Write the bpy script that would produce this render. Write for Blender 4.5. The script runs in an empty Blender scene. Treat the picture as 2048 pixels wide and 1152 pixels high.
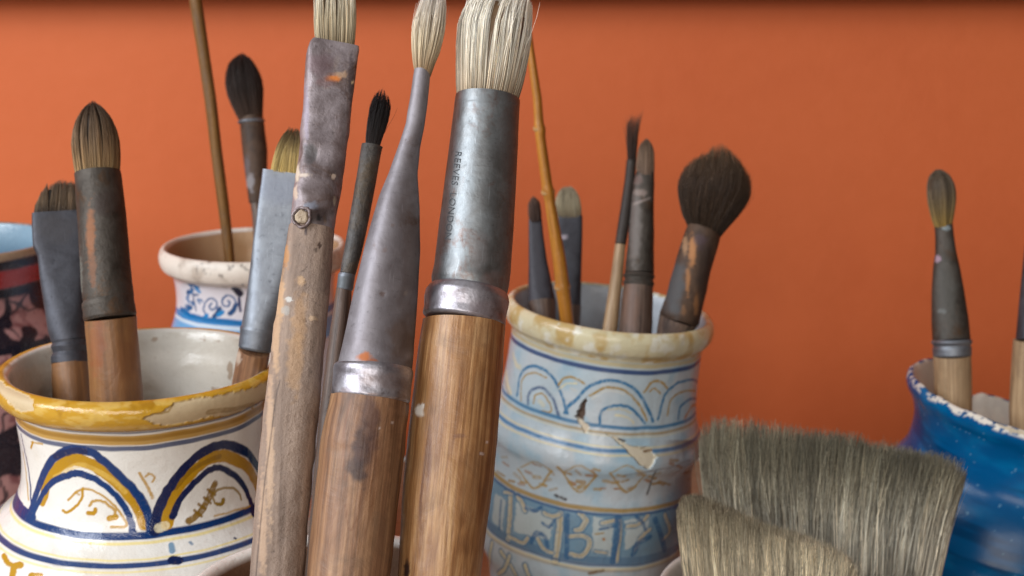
import bpy, math, random
import numpy as np
from mathutils import Matrix, Vector

# ------------------------------------------------------------------ camera, world, lights, exposure
SC = bpy.context.scene
COL = SC.collection
F = 2900.0                       # focal length in photo pixels (2048 wide)
TH = math.radians(13.3)          # the camera looks slightly down
CAM = np.array([0.0, 0.0, 0.40]) # metres above the table
RT = np.array([1.0, 0, 0])
FW = np.array([0, math.cos(TH), -math.sin(TH)])
UP = np.array([0, math.sin(TH), math.cos(TH)])
cam = bpy.data.cameras.new('camera')
cam.sensor_width = 36; cam.lens = F / 2048 * 36
cam.clip_start = 0.02; cam.clip_end = 50
cam.dof.use_dof = True; cam.dof.focus_distance = 0.525; cam.dof.aperture_fstop = 16
co = bpy.data.objects.new('camera', cam); COL.objects.link(co)
co.location = CAM; co.rotation_euler = (math.pi / 2 - TH, 0, 0)
SC.camera = co

world = bpy.data.worlds.new('World'); SC.world = world; world.use_nodes = True
bgn = world.node_tree.nodes['Background']
# the room around: pale towards the window side on the left, dim and warm on the right
_wt = world.node_tree; _tc = _wt.nodes.new('ShaderNodeTexCoord'); _sx = _wt.nodes.new('ShaderNodeSeparateXYZ'); _mr = _wt.nodes.new('ShaderNodeMapRange'); _cr = _wt.nodes.new('ShaderNodeValToRGB')
_wt.links.new(_tc.outputs['Generated'], _sx.inputs[0]); _wt.links.new(_sx.outputs['X'], _mr.inputs[0]); _mr.inputs[1].default_value = -1; _mr.inputs[2].default_value = 1
_wt.links.new(_mr.outputs[0], _cr.inputs[0]); _wt.links.new(_cr.outputs[0], bgn.inputs[0])
_e = _cr.color_ramp.elements; _e[0].position = 0.0; _e[0].color = (.56, .585, .61, 1); _e[1].position = 1.0; _e[1].color = (.10, .062, .045, 1)
_m = _e.new(.42); _m.color = (.30, .29, .28, 1); _m = _e.new(.62); _m.color = (.13, .10, .08, 1)
bgn.inputs[1].default_value = 0.85

def area(name, loc, target, sx, sy, power, color):
    L = bpy.data.lights.new(name, 'AREA'); L.shape = 'RECTANGLE'; L.size = sx; L.size_y = sy
    L.energy = power; L.color = color
    o = bpy.data.objects.new(name, L); COL.objects.link(o); o.location = loc
    o.rotation_euler = (Vector(target) - Vector(loc)).to_track_quat('-Z', 'Y').to_euler()
    return o
# a tall window of two lights, high on the left
area('window_light', (-1.10, -0.42, 1.05), (-0.1, 0.6, 0.25), 0.42, 0.75, 13, (0.92, 0.955, 1.0))
area('window_light', (-1.22, 0.08, 1.05), (-0.1, 0.6, 0.25), 0.42, 0.75, 13, (0.92, 0.955, 1.0))
# soft warm fill added behind the camera to brighten the wall
area('fill_light', (-0.3, -1.5, 0.90), (0.6, 1.0, 0.2), 1.3, 0.8, 22, (1.0, 0.93, 0.86))
vs = SC.view_settings
vs.view_transform = 'Standard'; vs.look = 'None'; vs.exposure = 0.0; vs.gamma = 1.0
vs.use_curve_mapping = False
SC.cycles.max_bounces = 6

rng = np.random.default_rng(7)

# ------------------------------------------------------------------ helpers
def lin(r, g, b):
    f = lambda c: (c / 255 / 12.92) if c / 255 <= 0.04045 else ((c / 255 + 0.055) / 1.055) ** 2.4
    return np.array([f(r), f(g), f(b)])

def W(px, py, zc):               # a point seen at photo pixel px, py at camera depth zc (metres)
    px = np.asarray(px, float); py = np.asarray(py, float); zc = np.asarray(zc, float)
    return (CAM + np.multiply.outer((px - 1024) / F * zc, RT) + np.multiply.outer(-(py - 576) / F * zc, UP)
            + np.multiply.outer(zc, FW))

def proj(P):
    d = P - CAM; zc = d @ FW
    return 1024 + F * (d @ RT) / zc, 576 - F * (d @ UP) / zc

def _hash(ix, iy, iz, seed):
    h = (ix * 374761393 + iy * 668265263 + iz * 2147483647 + seed * 974634777) & 0xffffffff
    h = ((h ^ (h >> 13)) * 1274126177) & 0xffffffff
    return ((h ^ (h >> 16)) & 0xffff) / 65535.0
def vn(P, scale, seed=0, octaves=1):           # value noise -1..1
    P = np.atleast_2d(np.asarray(P, float)) * scale; out = 0; amp = 1; tot = 0
    if P.shape[1] == 2: P = np.c_[P, np.zeros(len(P))]
    for o in range(octaves):
        i = np.floor(P).astype(np.int64); f = P - i; f = f * f * (3 - 2 * f); v = 0
        for dx in (0, 1):
            for dy in (0, 1):
                for dz in (0, 1):
                    w = (f[:, 0] if dx else 1 - f[:, 0]) * (f[:, 1] if dy else 1 - f[:, 1]) * (f[:, 2] if dz else 1 - f[:, 2])
                    v = v + w * _hash(i[:, 0] + dx, i[:, 1] + dy, i[:, 2] + dz, seed + o * 17)
        out = out + amp * (v * 2 - 1); tot += amp; amp *= 0.5; P = P * 2.03
    return out / tot

def smooth(x, a, b):
    t = np.clip((x - a) / (b - a), 0, 1); return t * t * (3 - 2 * t)

def mk(name, V, faces, mat, parent=None, loc=None, paint=None, flat=False, sharp=None, normals=None):
    me = bpy.data.meshes.new(name)
    V = np.asarray(V, float)
    if isinstance(faces, np.ndarray):
        n, k = faces.shape
        me.vertices.add(len(V)); me.vertices.foreach_set('co', V.astype(np.float32).ravel())
        me.loops.add(n * k); me.loops.foreach_set('vertex_index', faces.astype(np.int32).ravel())
        me.polygons.add(n); me.polygons.foreach_set('loop_start', np.arange(0, n * k, k, dtype=np.int32))
        me.update(calc_edges=True); me.validate()
    else:
        me.from_pydata(V.tolist(), [], faces); me.update()
    me.polygons.foreach_set('use_smooth', np.full(len(me.polygons), not flat))
    if loc is not None:
        a = me.attributes.new('loc', 'FLOAT_VECTOR', 'POINT'); a.data.foreach_set('vector', np.asarray(loc, np.float32).ravel())
    if paint is not None:
        a = me.color_attributes.new('paint', 'FLOAT_COLOR', 'POINT'); a.data.foreach_set('color', np.asarray(paint, np.float32).ravel())
    if sharp: me.set_sharp_from_angle(angle=math.radians(sharp))
    if normals is not None: me.normals_split_custom_set_from_vertices(normals.tolist())
    me.materials.append(mat)
    o = bpy.data.objects.new(name, me); COL.objects.link(o)
    if parent is not None: o.parent = parent
    return o

def thing(name, label, cat, loc, group=None):
    o = bpy.data.objects.new(name, None); COL.objects.link(o); o.location = loc; o.empty_display_size = 0.01
    o['label'] = label; o['category'] = cat
    if group: o['group'] = group
    return o

def segdist(U, pts):              # distance from points U (n,2) to a polyline
    d = np.full(len(U), 1e9)
    for a, b in zip(pts[:-1], pts[1:]):
        ab = b - a; L = (ab @ ab) + 1e-18
        t = np.clip(((U - a) @ ab) / L, 0, 1)
        d = np.minimum(d, np.hypot(*(U - a - t[:, None] * ab).T))
    return d
def curve(pts, n=8):              # Catmull-Rom through the points
    P = np.asarray(pts, float)
    if len(P) < 3: return P
    Q = np.vstack([2 * P[0] - P[1], P, 2 * P[-1] - P[-2]]); out = []
    for i in range(1, len(Q) - 2):
        for t in np.linspace(0, 1, n, endpoint=False):
            out.append(0.5 * ((2 * Q[i]) + (-Q[i - 1] + Q[i + 1]) * t + (2 * Q[i - 1] - 5 * Q[i] + 4 * Q[i + 1] - Q[i + 2]) * t * t
                              + (-Q[i - 1] + 3 * Q[i] - 3 * Q[i + 1] + Q[i + 2]) * t ** 3))
    return np.array(out + [P[-1]])
def inpoly(U, poly):
    x, y = U[:, 0], U[:, 1]; c = np.zeros(len(U), bool); j = len(poly) - 1
    for i in range(len(poly)):
        xi, yi = poly[i]; xj, yj = poly[j]
        if yi != yj: c ^= ((yi > y) != (yj > y)) & (x < (xj - xi) * (y - yi) / (yj - yi) + xi)
        j = i
    return c

# ------------------------------------------------------------------ materials
class NT:
    def __init__(s, name):
        s.m = bpy.data.materials.new(name); s.m.use_nodes = True; s.t = s.m.node_tree
        s.b = s.t.nodes['Principled BSDF']
    def n(s, typ, **kw):
        nd = s.t.nodes.new(typ)
        for k, v in kw.items():
            if isinstance(k, str) and hasattr(nd, k): setattr(nd, k, v)
        return nd
    def l(s, a, b): s.t.links.new(a, b)
    def val(s, inp, v):
        if hasattr(v, 'is_output'): s.l(v, inp)
        else: inp.default_value = v
    def attr(s, name): nd = s.n('ShaderNodeAttribute'); nd.attribute_name = name; return nd
    def scaled(s, vec, sc):
        nd = s.n('ShaderNodeMapping'); s.l(vec, nd.inputs['Vector']); nd.inputs['Scale'].default_value = sc; return nd.outputs[0]
    def noise(s, vec, scale, detail=4, rough=0.55, dist=0):
        nd = s.n('ShaderNodeTexNoise'); s.l(vec, nd.inputs['Vector']); nd.inputs['Scale'].default_value = scale
        nd.inputs['Detail'].default_value = detail; nd.inputs['Roughness'].default_value = rough
        nd.inputs['Distortion'].default_value = dist; return nd.outputs['Fac']
    def ramp(s, fac, stops):
        nd = s.n('ShaderNodeValToRGB'); s.l(fac, nd.inputs[0]); e = nd.color_ramp.elements
        while len(e) < len(stops): e.new(0.5)
        for i, (p, c) in enumerate(stops):
            e[i].position = p; e[i].color = (*c, 1) if len(c) == 3 else c
        return nd.outputs[0]
    def step(s, fac, a, b):
        nd = s.n('ShaderNodeMapRange'); s.l(fac, nd.inputs[0]); nd.inputs[1].default_value = a; nd.inputs[2].default_value = b
        return nd.outputs[0]
    def mix(s, fac, a, b, mode='MIX'):
        nd = s.n('ShaderNodeMix'); nd.data_type = 'RGBA'; nd.blend_type = mode
        s.val(nd.inputs[0], fac)
        for i, v in ((6, a), (7, b)):
            if hasattr(v, 'is_output'): s.l(v, nd.inputs[i])
            else: nd.inputs[i].default_value = (*v, 1)
        return nd.outputs[2]
    def math(s, op, a, b=0.0):
        nd = s.n('ShaderNodeMath'); nd.operation = op; s.val(nd.inputs[0], a); s.val(nd.inputs[1], b); return nd.outputs[0]
    def bump(s, h, strength, dist, prev=None):
        nd = s.n('ShaderNodeBump'); nd.inputs['Strength'].default_value = strength; nd.inputs['Distance'].default_value = dist
        s.l(h, nd.inputs['Height'])
        if prev is not None: s.l(prev, nd.inputs['Normal'])
        return nd.outputs[0]
    def set(s, name, v):
        i = s.b.inputs[name]
        if hasattr(v, 'is_output'): s.l(v, i)
        elif hasattr(v, '__len__'): i.default_value = (*v, 1) if len(v) == 3 else v
        else: i.default_value = v

def with_paint(t, col):
    a = t.attr('paint'); return t.mix(a.outputs['Alpha'], col, a.outputs['Color'])

def mat_metal(name, light, dark, stain=None, rough=0.38, metallic=0.85, amount=0.5, pit=0.4, seed=0):
    t = NT(name); v = t.attr('loc').outputs['Vector']
    v2 = t.n('ShaderNodeVectorMath'); v2.operation = 'ADD'; t.l(v, v2.inputs[0]); v2.inputs[1].default_value = (seed, seed * 2.0, 0); v = v2.outputs[0]
    n1 = t.noise(v, 90, 7, 0.62, 0.4); n2 = t.noise(v, 420, 5, 0.6); n3 = t.noise(t.scaled(v, (1, 1, 0.25)), 700, 4)
    c = t.ramp(n1, [(0.30, dark), (0.70, light)])
    c = t.mix(t.math('MULTIPLY', t.step(n2, 0.60, 0.74), 0.6), c, np.array(dark) * 0.6)
    c = t.mix(t.math('MULTIPLY', t.step(n3, 0.55, 0.75), 0.25), c, np.array(light) * 1.2)
    sc = t.noise(t.scaled(v, (1, 1, 0.04)), 1700, 2, 0.5); sc2 = t.noise(t.scaled(v, (0.08, 0.08, 1)), 1500, 2, 0.5)
    c = t.mix(t.math('MULTIPLY', t.step(sc, 0.66, 0.74), 0.5), c, np.array(light) * 1.35); c = t.mix(t.math('MULTIPLY', t.step(sc2, 0.66, 0.76), 0.4), c, np.array(dark) * 0.7)
    if stain is not None:
        n4 = t.noise(v, 55, 8, 0.7, 0.6); c = t.mix(t.step(n4, 0.62 - amount * 0.2, 0.78 - amount * 0.2), c, stain)
    pa = t.attr('paint'); c = t.mix(pa.outputs['Alpha'], c, pa.outputs['Color'])
    t.set('Base Color', c)
    t.set('Metallic', t.math('MULTIPLY', metallic, t.math('SUBTRACT', 1.0, pa.outputs['Alpha'])))
    r = t.math('ADD', t.math('MULTIPLY', n1, 0.25), rough - 0.12); t.set('Roughness', t.math('ADD', r, t.math('MULTIPLY', n2, 0.16)))
    b = t.bump(n1, pit, 0.0012); b = t.bump(n2, pit, 0.0005, b); t.set('Normal', b)
    return t.m

def mat_wood(name, light, mid, dark, rough=0.5, grain=1.0, ring=0.5, grime=0.35, pocks=0.0, fine=0.55, seed=0.0, gtint=(0.10, 0.07, 0.05)):
    t = NT(name); v = t.attr('loc').outputs['Vector']
    v2 = t.n('ShaderNodeVectorMath'); v2.operation = 'ADD'; t.l(v, v2.inputs[0]); v2.inputs[1].default_value = (seed, 0, seed); v = v2.outputs[0]
    g1 = t.noise(t.scaled(v, (1, 1, 0.022)), 1300 * grain, 5, 0.65, 0.3)
    g2 = t.noise(t.scaled(v, (1, 1, 0.08)), 230 * grain, 4, 0.5, 1.2)
    w = t.n('ShaderNodeTexWave'); w.wave_type = 'BANDS'; w.bands_direction = 'X'
    t.l(t.scaled(v, (1, 0.6, 0.10)), w.inputs['Vector']); w.inputs['Scale'].default_value = 130 * grain; w.inputs['Distortion'].default_value = 5.5
    w.inputs['Detail'].default_value = 3; w.inputs['Detail Scale'].default_value = 1.2
    c = t.ramp(g2, [(0.28, dark), (0.5, mid), (0.72, light)])
    c = t.mix(t.math('MULTIPLY', t.step(w.outputs['Fac'], 0.45, 1.0), ring), c, np.array(dark) * 0.75)
    c = t.mix(t.math('MULTIPLY', t.step(g1, 0.50, 0.66), fine), c, np.array(dark) * 0.72)
    c = t.mix(t.math('MULTIPLY', t.step(g1, 0.30, 0.45), 1.0), t.mix(1.0 - fine, np.array(light) * 1.12, c), c)
    n5 = t.noise(v, 60, 7, 0.65, 0.5); c = t.mix(t.math('MULTIPLY', t.step(n5, 0.5, 0.72), grime), c, gtint)
    hgt = t.math('ADD', g1, 0.0)
    b = t.bump(g1, 0.35, 0.0004)
    if pocks:
        n6 = t.noise(v, 330, 6, 0.7); n7 = t.noise(v, 800, 3)
        c = t.mix(t.math('MULTIPLY', t.step(n6, 0.60, 0.70), pocks), c, np.array(dark) * 0.45)
        c = t.mix(t.math('MULTIPLY', t.step(n6, 0.34, 0.26), pocks), c, np.array(light) * 1.5)
        b = t.bump(n6, pocks, 0.0012, b)
    b = t.bump(n5, 0.4, 0.0015, b)
    t.set('Base Color', with_paint(t, c)); t.set('Roughness', t.math('ADD', t.math('MULTIPLY', n5, 0.3), rough - 0.12)); t.set('Normal', b)
    return t.m

def mat_hair(name, rough=0.55):
    t = NT(name); a = t.attr('paint'); t.set('Base Color', a.outputs['Color']); t.set('Roughness', rough)
    t.set('Specular IOR Level', 0.35); return t.m

def mat_glaze(name, gloss=0.10, bumpy=1.0, crack=0.0, dirt=0.35, dirtcol=(0.30, 0.22, 0.14)):
    t = NT(name); a = t.attr('paint'); v = t.attr('loc').outputs['Vector']; c = a.outputs['Color']
    n1 = t.noise(v, 45, 6, 0.6, 0.3); n2 = t.noise(v, 330, 5, 0.65); n3 = t.noise(v, 1300, 3)
    c = t.mix(t.math('MULTIPLY', t.step(n2, 0.56, 0.78), dirt), c, dirtcol)
    c = t.mix(t.math('MULTIPLY', t.step(n3, 0.62, 0.72), dirt * 0.8), c, np.array(dirtcol) * 0.5)
    c = t.mix(t.math('MULTIPLY', t.step(n1, 0.42, 0.75), dirt * 0.45), c, np.array(dirtcol) * 1.6, 'MULTIPLY')
    if crack:
        vo = t.n('ShaderNodeTexVoronoi'); vo.feature = 'DISTANCE_TO_EDGE'; t.l(v, vo.inputs['Vector']); vo.inputs['Scale'].default_value = 160
        c = t.mix(t.math('MULTIPLY', t.step(vo.outputs['Distance'], 0.025, 0.0), crack), c, dirtcol)
    t.set('Base Color', c)
    g = a.outputs['Alpha']
    r = t.math('ADD', t.math('MULTIPLY', t.math('SUBTRACT', 1.0, g), 0.6), gloss); t.set('Roughness', t.math('ADD', r, t.math('MULTIPLY', n2, 0.10)))
    b = t.bump(n1, 0.35 * bumpy, 0.003); b = t.bump(n2, 0.22 * bumpy, 0.0006, b); t.set('Normal', b)
    return t.m

M = {}
M['wall'] = None
def mat_wall():
    t = NT('orange_wall_paint'); tc = t.n('ShaderNodeTexCoord').outputs['Object']
    n1 = t.noise(tc, 2.2, 5, 0.5, 0.6); n2 = t.noise(tc, 60, 6, 0.6); n3 = t.noise(tc, 420, 4, 0.6)
    c = t.ramp(n1, [(0.25, lin(200, 98, 53)), (0.75, lin(208, 108, 61))])
    c = t.mix(t.math('MULTIPLY', t.step(n2, 0.4, 0.75), 0.10), c, lin(225, 120, 78))
    c = t.mix(t.math('MULTIPLY', t.step(n3, 0.62, 0.75), 0.12), c, lin(160, 62, 30))
    t.set('Base Color', c); t.set('Roughness', 0.62); t.set('Specular IOR Level', 0.3)
    n4 = t.noise(tc, 9, 6, 0.6, 1.0); c = t.mix(t.math('MULTIPLY', t.step(n4, 0.5, 0.8), 0.16), c, lin(180, 80, 42)); t.set('Base Color', c)
    b = t.bump(n2, 0.16, 0.003); b = t.bump(n3, 0.22, 0.0008, b); t.set('Normal', b); return t.m
def mat_plainwood(name, c1, c2):
    t = NT(name); tc = t.n('ShaderNodeTexCoord').outputs['Object']
    g = t.noise(t.scaled(tc, (0.04, 1, 1)), 220, 6, 0.6, 0.4); n = t.noise(tc, 14, 5)
    c = t.ramp(g, [(0.3, c1), (0.7, c2)]); c = t.mix(t.math('MULTIPLY', n, 0.4), c, np.array(c1) * 0.6)
    t.set('Base Color', c); t.set('Roughness', 0.55); t.set('Normal', t.bump(g, 0.4, 0.0008)); return t.m

# ------------------------------------------------------------------ the setting
def box(name, x0, x1, y0, y1, z0, z1, mat, bev=0.002):
    import bmesh
    bm = bmesh.new(); bmesh.ops.create_cube(bm, size=1)
    for v in bm.verts: v.co = (x0 + (v.co.x + .5) * (x1 - x0), y0 + (v.co.y + .5) * (y1 - y0), z0 + (v.co.z + .5) * (z1 - z0))
    bmesh.ops.bevel(bm, geom=bm.edges[:], offset=bev, segments=2, affect='EDGES')
    me = bpy.data.meshes.new(name); bm.to_mesh(me); bm.free(); me.materials.append(mat)
    o = bpy.data.objects.new(name, me); COL.objects.link(o); return o
YW = 1.10
wall = box('wall', -1.9, 1.9, YW, YW + 0.12, 0.0, 1.3, mat_wall()); wall['kind'] = 'structure'
tbl = box('tabletop', -1.1, 1.1, 0.10, YW - 0.004, -0.035, 0.0, mat_plainwood('pale_table_wood', lin(160, 132, 104), lin(188, 162, 134)))
tbl['kind'] = 'structure'
# dark wooden rail, unseen above the frame, inferred from the shadow on the wall
zr = float(W(1024, 7, YW / math.cos(TH) / 1.0)[2])
dshelf = 0.036
z_at = lambda py, Y: CAM[2] + (Y) * ((-(py - 576) / F) * UP[2] + FW[2]) / ((-(py - 576) / F) * UP[1] + FW[1])
rail = box('unseen_shelf', -1.9, 1.9, YW - dshelf, YW - 0.0005, z_at(-9, YW - dshelf), z_at(-9, YW - dshelf) + 0.025, mat_plainwood('unseen_shelf_wood', lin(52, 30, 18), lin(84, 50, 30)))
rail['label'] = 'unseen dark brown wooden shelf whose shadow darkens the top of the orange wall'; rail['category'] = 'shelf'

# ------------------------------------------------------------------ lofts: the round and flat pieces of a brush
def resample(st, n, rounds=2):
    """st: rows (xl, yl, xr, yr, *extra) -> evenly spaced rows, softly rounded"""
    st = np.asarray(st, float)
    c = (st[:, :2] + st[:, 2:4]) / 2
    s = np.r_[0, np.cumsum(np.hypot(*np.diff(c, axis=0).T))]
    t = np.linspace(0, s[-1], n)
    out = np.stack([np.interp(t, s, st[:, k]) for k in range(st.shape[1])], 1)
    for _ in range(rounds):
        o = out.copy(); o[1:-1] = (out[:-2] + 2 * out[1:-1] + out[2:]) / 4; out = o
    return out, t

def frame_of(st, zc):
    c = (st[:, :2] + st[:, 2:4]) / 2
    C = W(c[:, 0], c[:, 1], zc)
    u_ = np.linspace(0, 1, len(C)); Lp = np.hypot(*(c[-1] - c[0])); dg = 3 if Lp > 260 else (2 if Lp > 120 else 1)
    Cs = np.stack([np.polyval(np.polyfit(u_, C[:, k], dg), u_) for k in range(3)], 1)
    T = np.gradient(Cs, axis=0); T /= np.linalg.norm(T, axis=1)[:, None]
    Vw = C - CAM
    S = np.cross(T, Vw); S /= np.linalg.norm(S, axis=1)[:, None]
    S *= np.sign(S @ RT)[:, None]
    D = np.cross(S, T); D /= np.linalg.norm(D, axis=1)[:, None]
    D *= -np.sign(np.sum(D * Vw, 1))[:, None]             # towards the camera
    cs = np.stack([np.polyval(np.polyfit(u_, c[:, k], dg), u_) for k in range(2)], 1)
    tp = np.gradient(cs, axis=0); tp /= np.linalg.norm(tp, axis=1)[:, None] + 1e-9
    lr = st[:, 2:4] - st[:, :2]
    hw = np.abs(lr[:, 0] * tp[:, 1] - lr[:, 1] * tp[:, 0]) / 2 * zc / F
    return C, S, D, hw

def loft(name, st, z0, z1, mat, parent, q=1.0, ex=2.0, phi=0.0, na=128, ns=None, rounds=2, wob=0.0, wobs=120, spots=(), dents=(),
         seed=0, caps=True, grow=0.0, wave=None, strokes=()):
    """spots: (px,py,rx,ry,color,alpha) ; dents: (px,py,r,depth) in photo pixels / metres"""
    L = np.hypot(*(np.asarray(st[-1], float)[:2] - np.asarray(st[0], float)[:2]))
    ns = ns or max(6, int(L / 3))
    st = [list(r) + ([q, ex] if len(r) == 4 else []) for r in st]
    R, s = resample(st, ns, rounds)
    zc = z0 + (z1 - z0) * s / s[-1]
    C, S, D, hw = frame_of(R, zc); hw = hw + grow
    qq, ee = R[:, 4], R[:, 5]
    a = np.arange(na) / na * 2 * math.pi
    ca, sa = np.cos(a), np.sin(a)
    x = np.sign(ca)[None] * np.abs(ca)[None] ** (2 / ee[:, None])
    y = np.sign(sa)[None] * np.abs(sa)[None] ** (2 / ee[:, None]) * qq[:, None]
    cp, sp = math.cos(phi), math.sin(phi)
    X = x * cp - y * sp; Y = x * sp + y * cp
    k = np.abs(X).max(1, keepdims=True); X /= k; Y /= k
    sm = np.r_[0, np.cumsum(np.linalg.norm(np.diff(C, axis=0), axis=1))]
    locx, locy = X * hw[:, None], Y * hw[:, None]
    locs = np.stack([locx, locy, np.repeat(sm[:, None], na, 1)], 2).reshape(-1, 3)
    if wob:
        nz = vn(locs, wobs, seed, 3).reshape(ns, na); f = 1 + nz * wob / hw[:, None].clip(1e-4)
        X = X * f; Y = Y * f
    P = C[:, None] + (X * hw[:, None])[..., None] * S[:, None] + (Y * hw[:, None])[..., None] * D[:, None]
    if wave is not None:      # ragged end: shifts the last rings along the axis
        T = np.gradient(C, axis=0); T /= np.linalg.norm(T, axis=1)[:, None]
        w = smooth(np.linspace(0, 1, ns), 1 - wave[1], 1.0)[:, None] * wave[0] * vn(np.stack([X[-1], Y[-1]], 1), 1.7, seed + 5, 2)[None]
        P = P + w[..., None] * T[:, None]
    N = X[..., None] * S[:, None] / 1 + Y[..., None] * D[:, None]; N /= np.linalg.norm(N, axis=2)[..., None] + 1e-9
    P = P.reshape(-1, 3); N = N.reshape(-1, 3)
    front = (N * (CAM - P)).sum(1) > -0.15 * 0.5
    px, py = proj(P)
    for (dx, dy, r, dep) in dents:
        d = np.hypot(px - dx, (py - dy)) / r
        P = P - N * (np.exp(-d ** 2 * 1.5) * dep * front)[:, None]
    paint = np.zeros((len(P), 4))
    def lay(m, col, al):
        m = m * al; ao = m + paint[:, 3] * (1 - m)
        paint[:, :3] = np.where(ao[:, None] > 1e-6, (np.asarray(col)[None] * m[:, None] + paint[:, :3] * (paint[:, 3] * (1 - m))[:, None]) / ao[:, None].clip(1e-6), np.asarray(col)[None])
        paint[:, 3] = ao
    for (dx, dy, rx, ry, col, al) in spots:
        wbl = 1 + 0.45 * vn(np.stack([px, py], 1), 1 / max(3.0, min(rx, ry) * 0.7), int(dx) + seed, 2)
        d = np.hypot((px - dx) / rx, (py - dy) / ry) * wbl
        lay(smooth(d, 1.25 if max(rx, ry) > 12 else 1.15, 0.55 if max(rx, ry) > 12 else 0.75) * front, col, al)
    for (pts, w, col, al) in strokes:
        U = np.stack([px, py], 1); d = segdist(U, curve(pts)) * (1 + 0.3 * vn(U, 0.1, seed + 3, 2))
        lay(smooth(d, w * 0.5 + 1.5, w * 0.5 - 1.5) * front, col, al)
    i = np.arange(ns - 1)[:, None] * na; j = np.arange(na)[None]; j2 = (j + 1) % na
    Fq = np.stack([i + j, i + na + j, i + na + j2, i + j2], 2).reshape(-1, 4)
    if caps:
        rings = [P[:na], P[-na:]]; newP = [P]; newF = [Fq]; base = len(P); lp = [locs]; pp = [paint]
        for e, rg in enumerate(rings):
            c0 = rg.mean(0); inner = c0 + (rg - c0) * 0.93; cc = np.vstack([inner, c0[None]])
            newP.append(cc); src = np.arange(na) if e == 0 else np.arange(na) + (ns - 1) * na
            jj = np.arange(na); j2_ = (jj + 1) % na
            f = np.stack([src, src[j2_], base + j2_, base + jj], 1); g = np.stack([base + jj, base + j2_, np.full(na, base + na), np.full(na, base + na)], 1)
            if e == 1: f = f[:, ::-1]
            newF.append(f); tri = g[:, :3] if e == 0 else g[:, [1, 0, 2]]
            newF.append(np.c_[tri, tri[:, 2]])
            lp.append(np.vstack([locs[src], locs[src].mean(0)[None]])); pp.append(np.vstack([paint[src], paint[src].mean(0)[None]]))
            base += na + 1
        Pn = np.vstack(newP); locs = np.vstack(lp); paint = np.vstack(pp)
        faces = [tuple(r) for r in np.vstack([newF[0]] + [newF[1], newF[3]])] + [tuple(r[:3]) for r in np.vstack([newF[2], newF[4]])]
        P = Pn
    else: faces = Fq
    origin = np.array(parent_world(parent))
    o = mk(name, P - origin, faces, mat, parent, locs, paint, sharp=50)
    return o

def parent_world(p):
    v = np.zeros(3)
    while p is not None: v = v + np.array(p.location); p = p.parent
    return v

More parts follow.
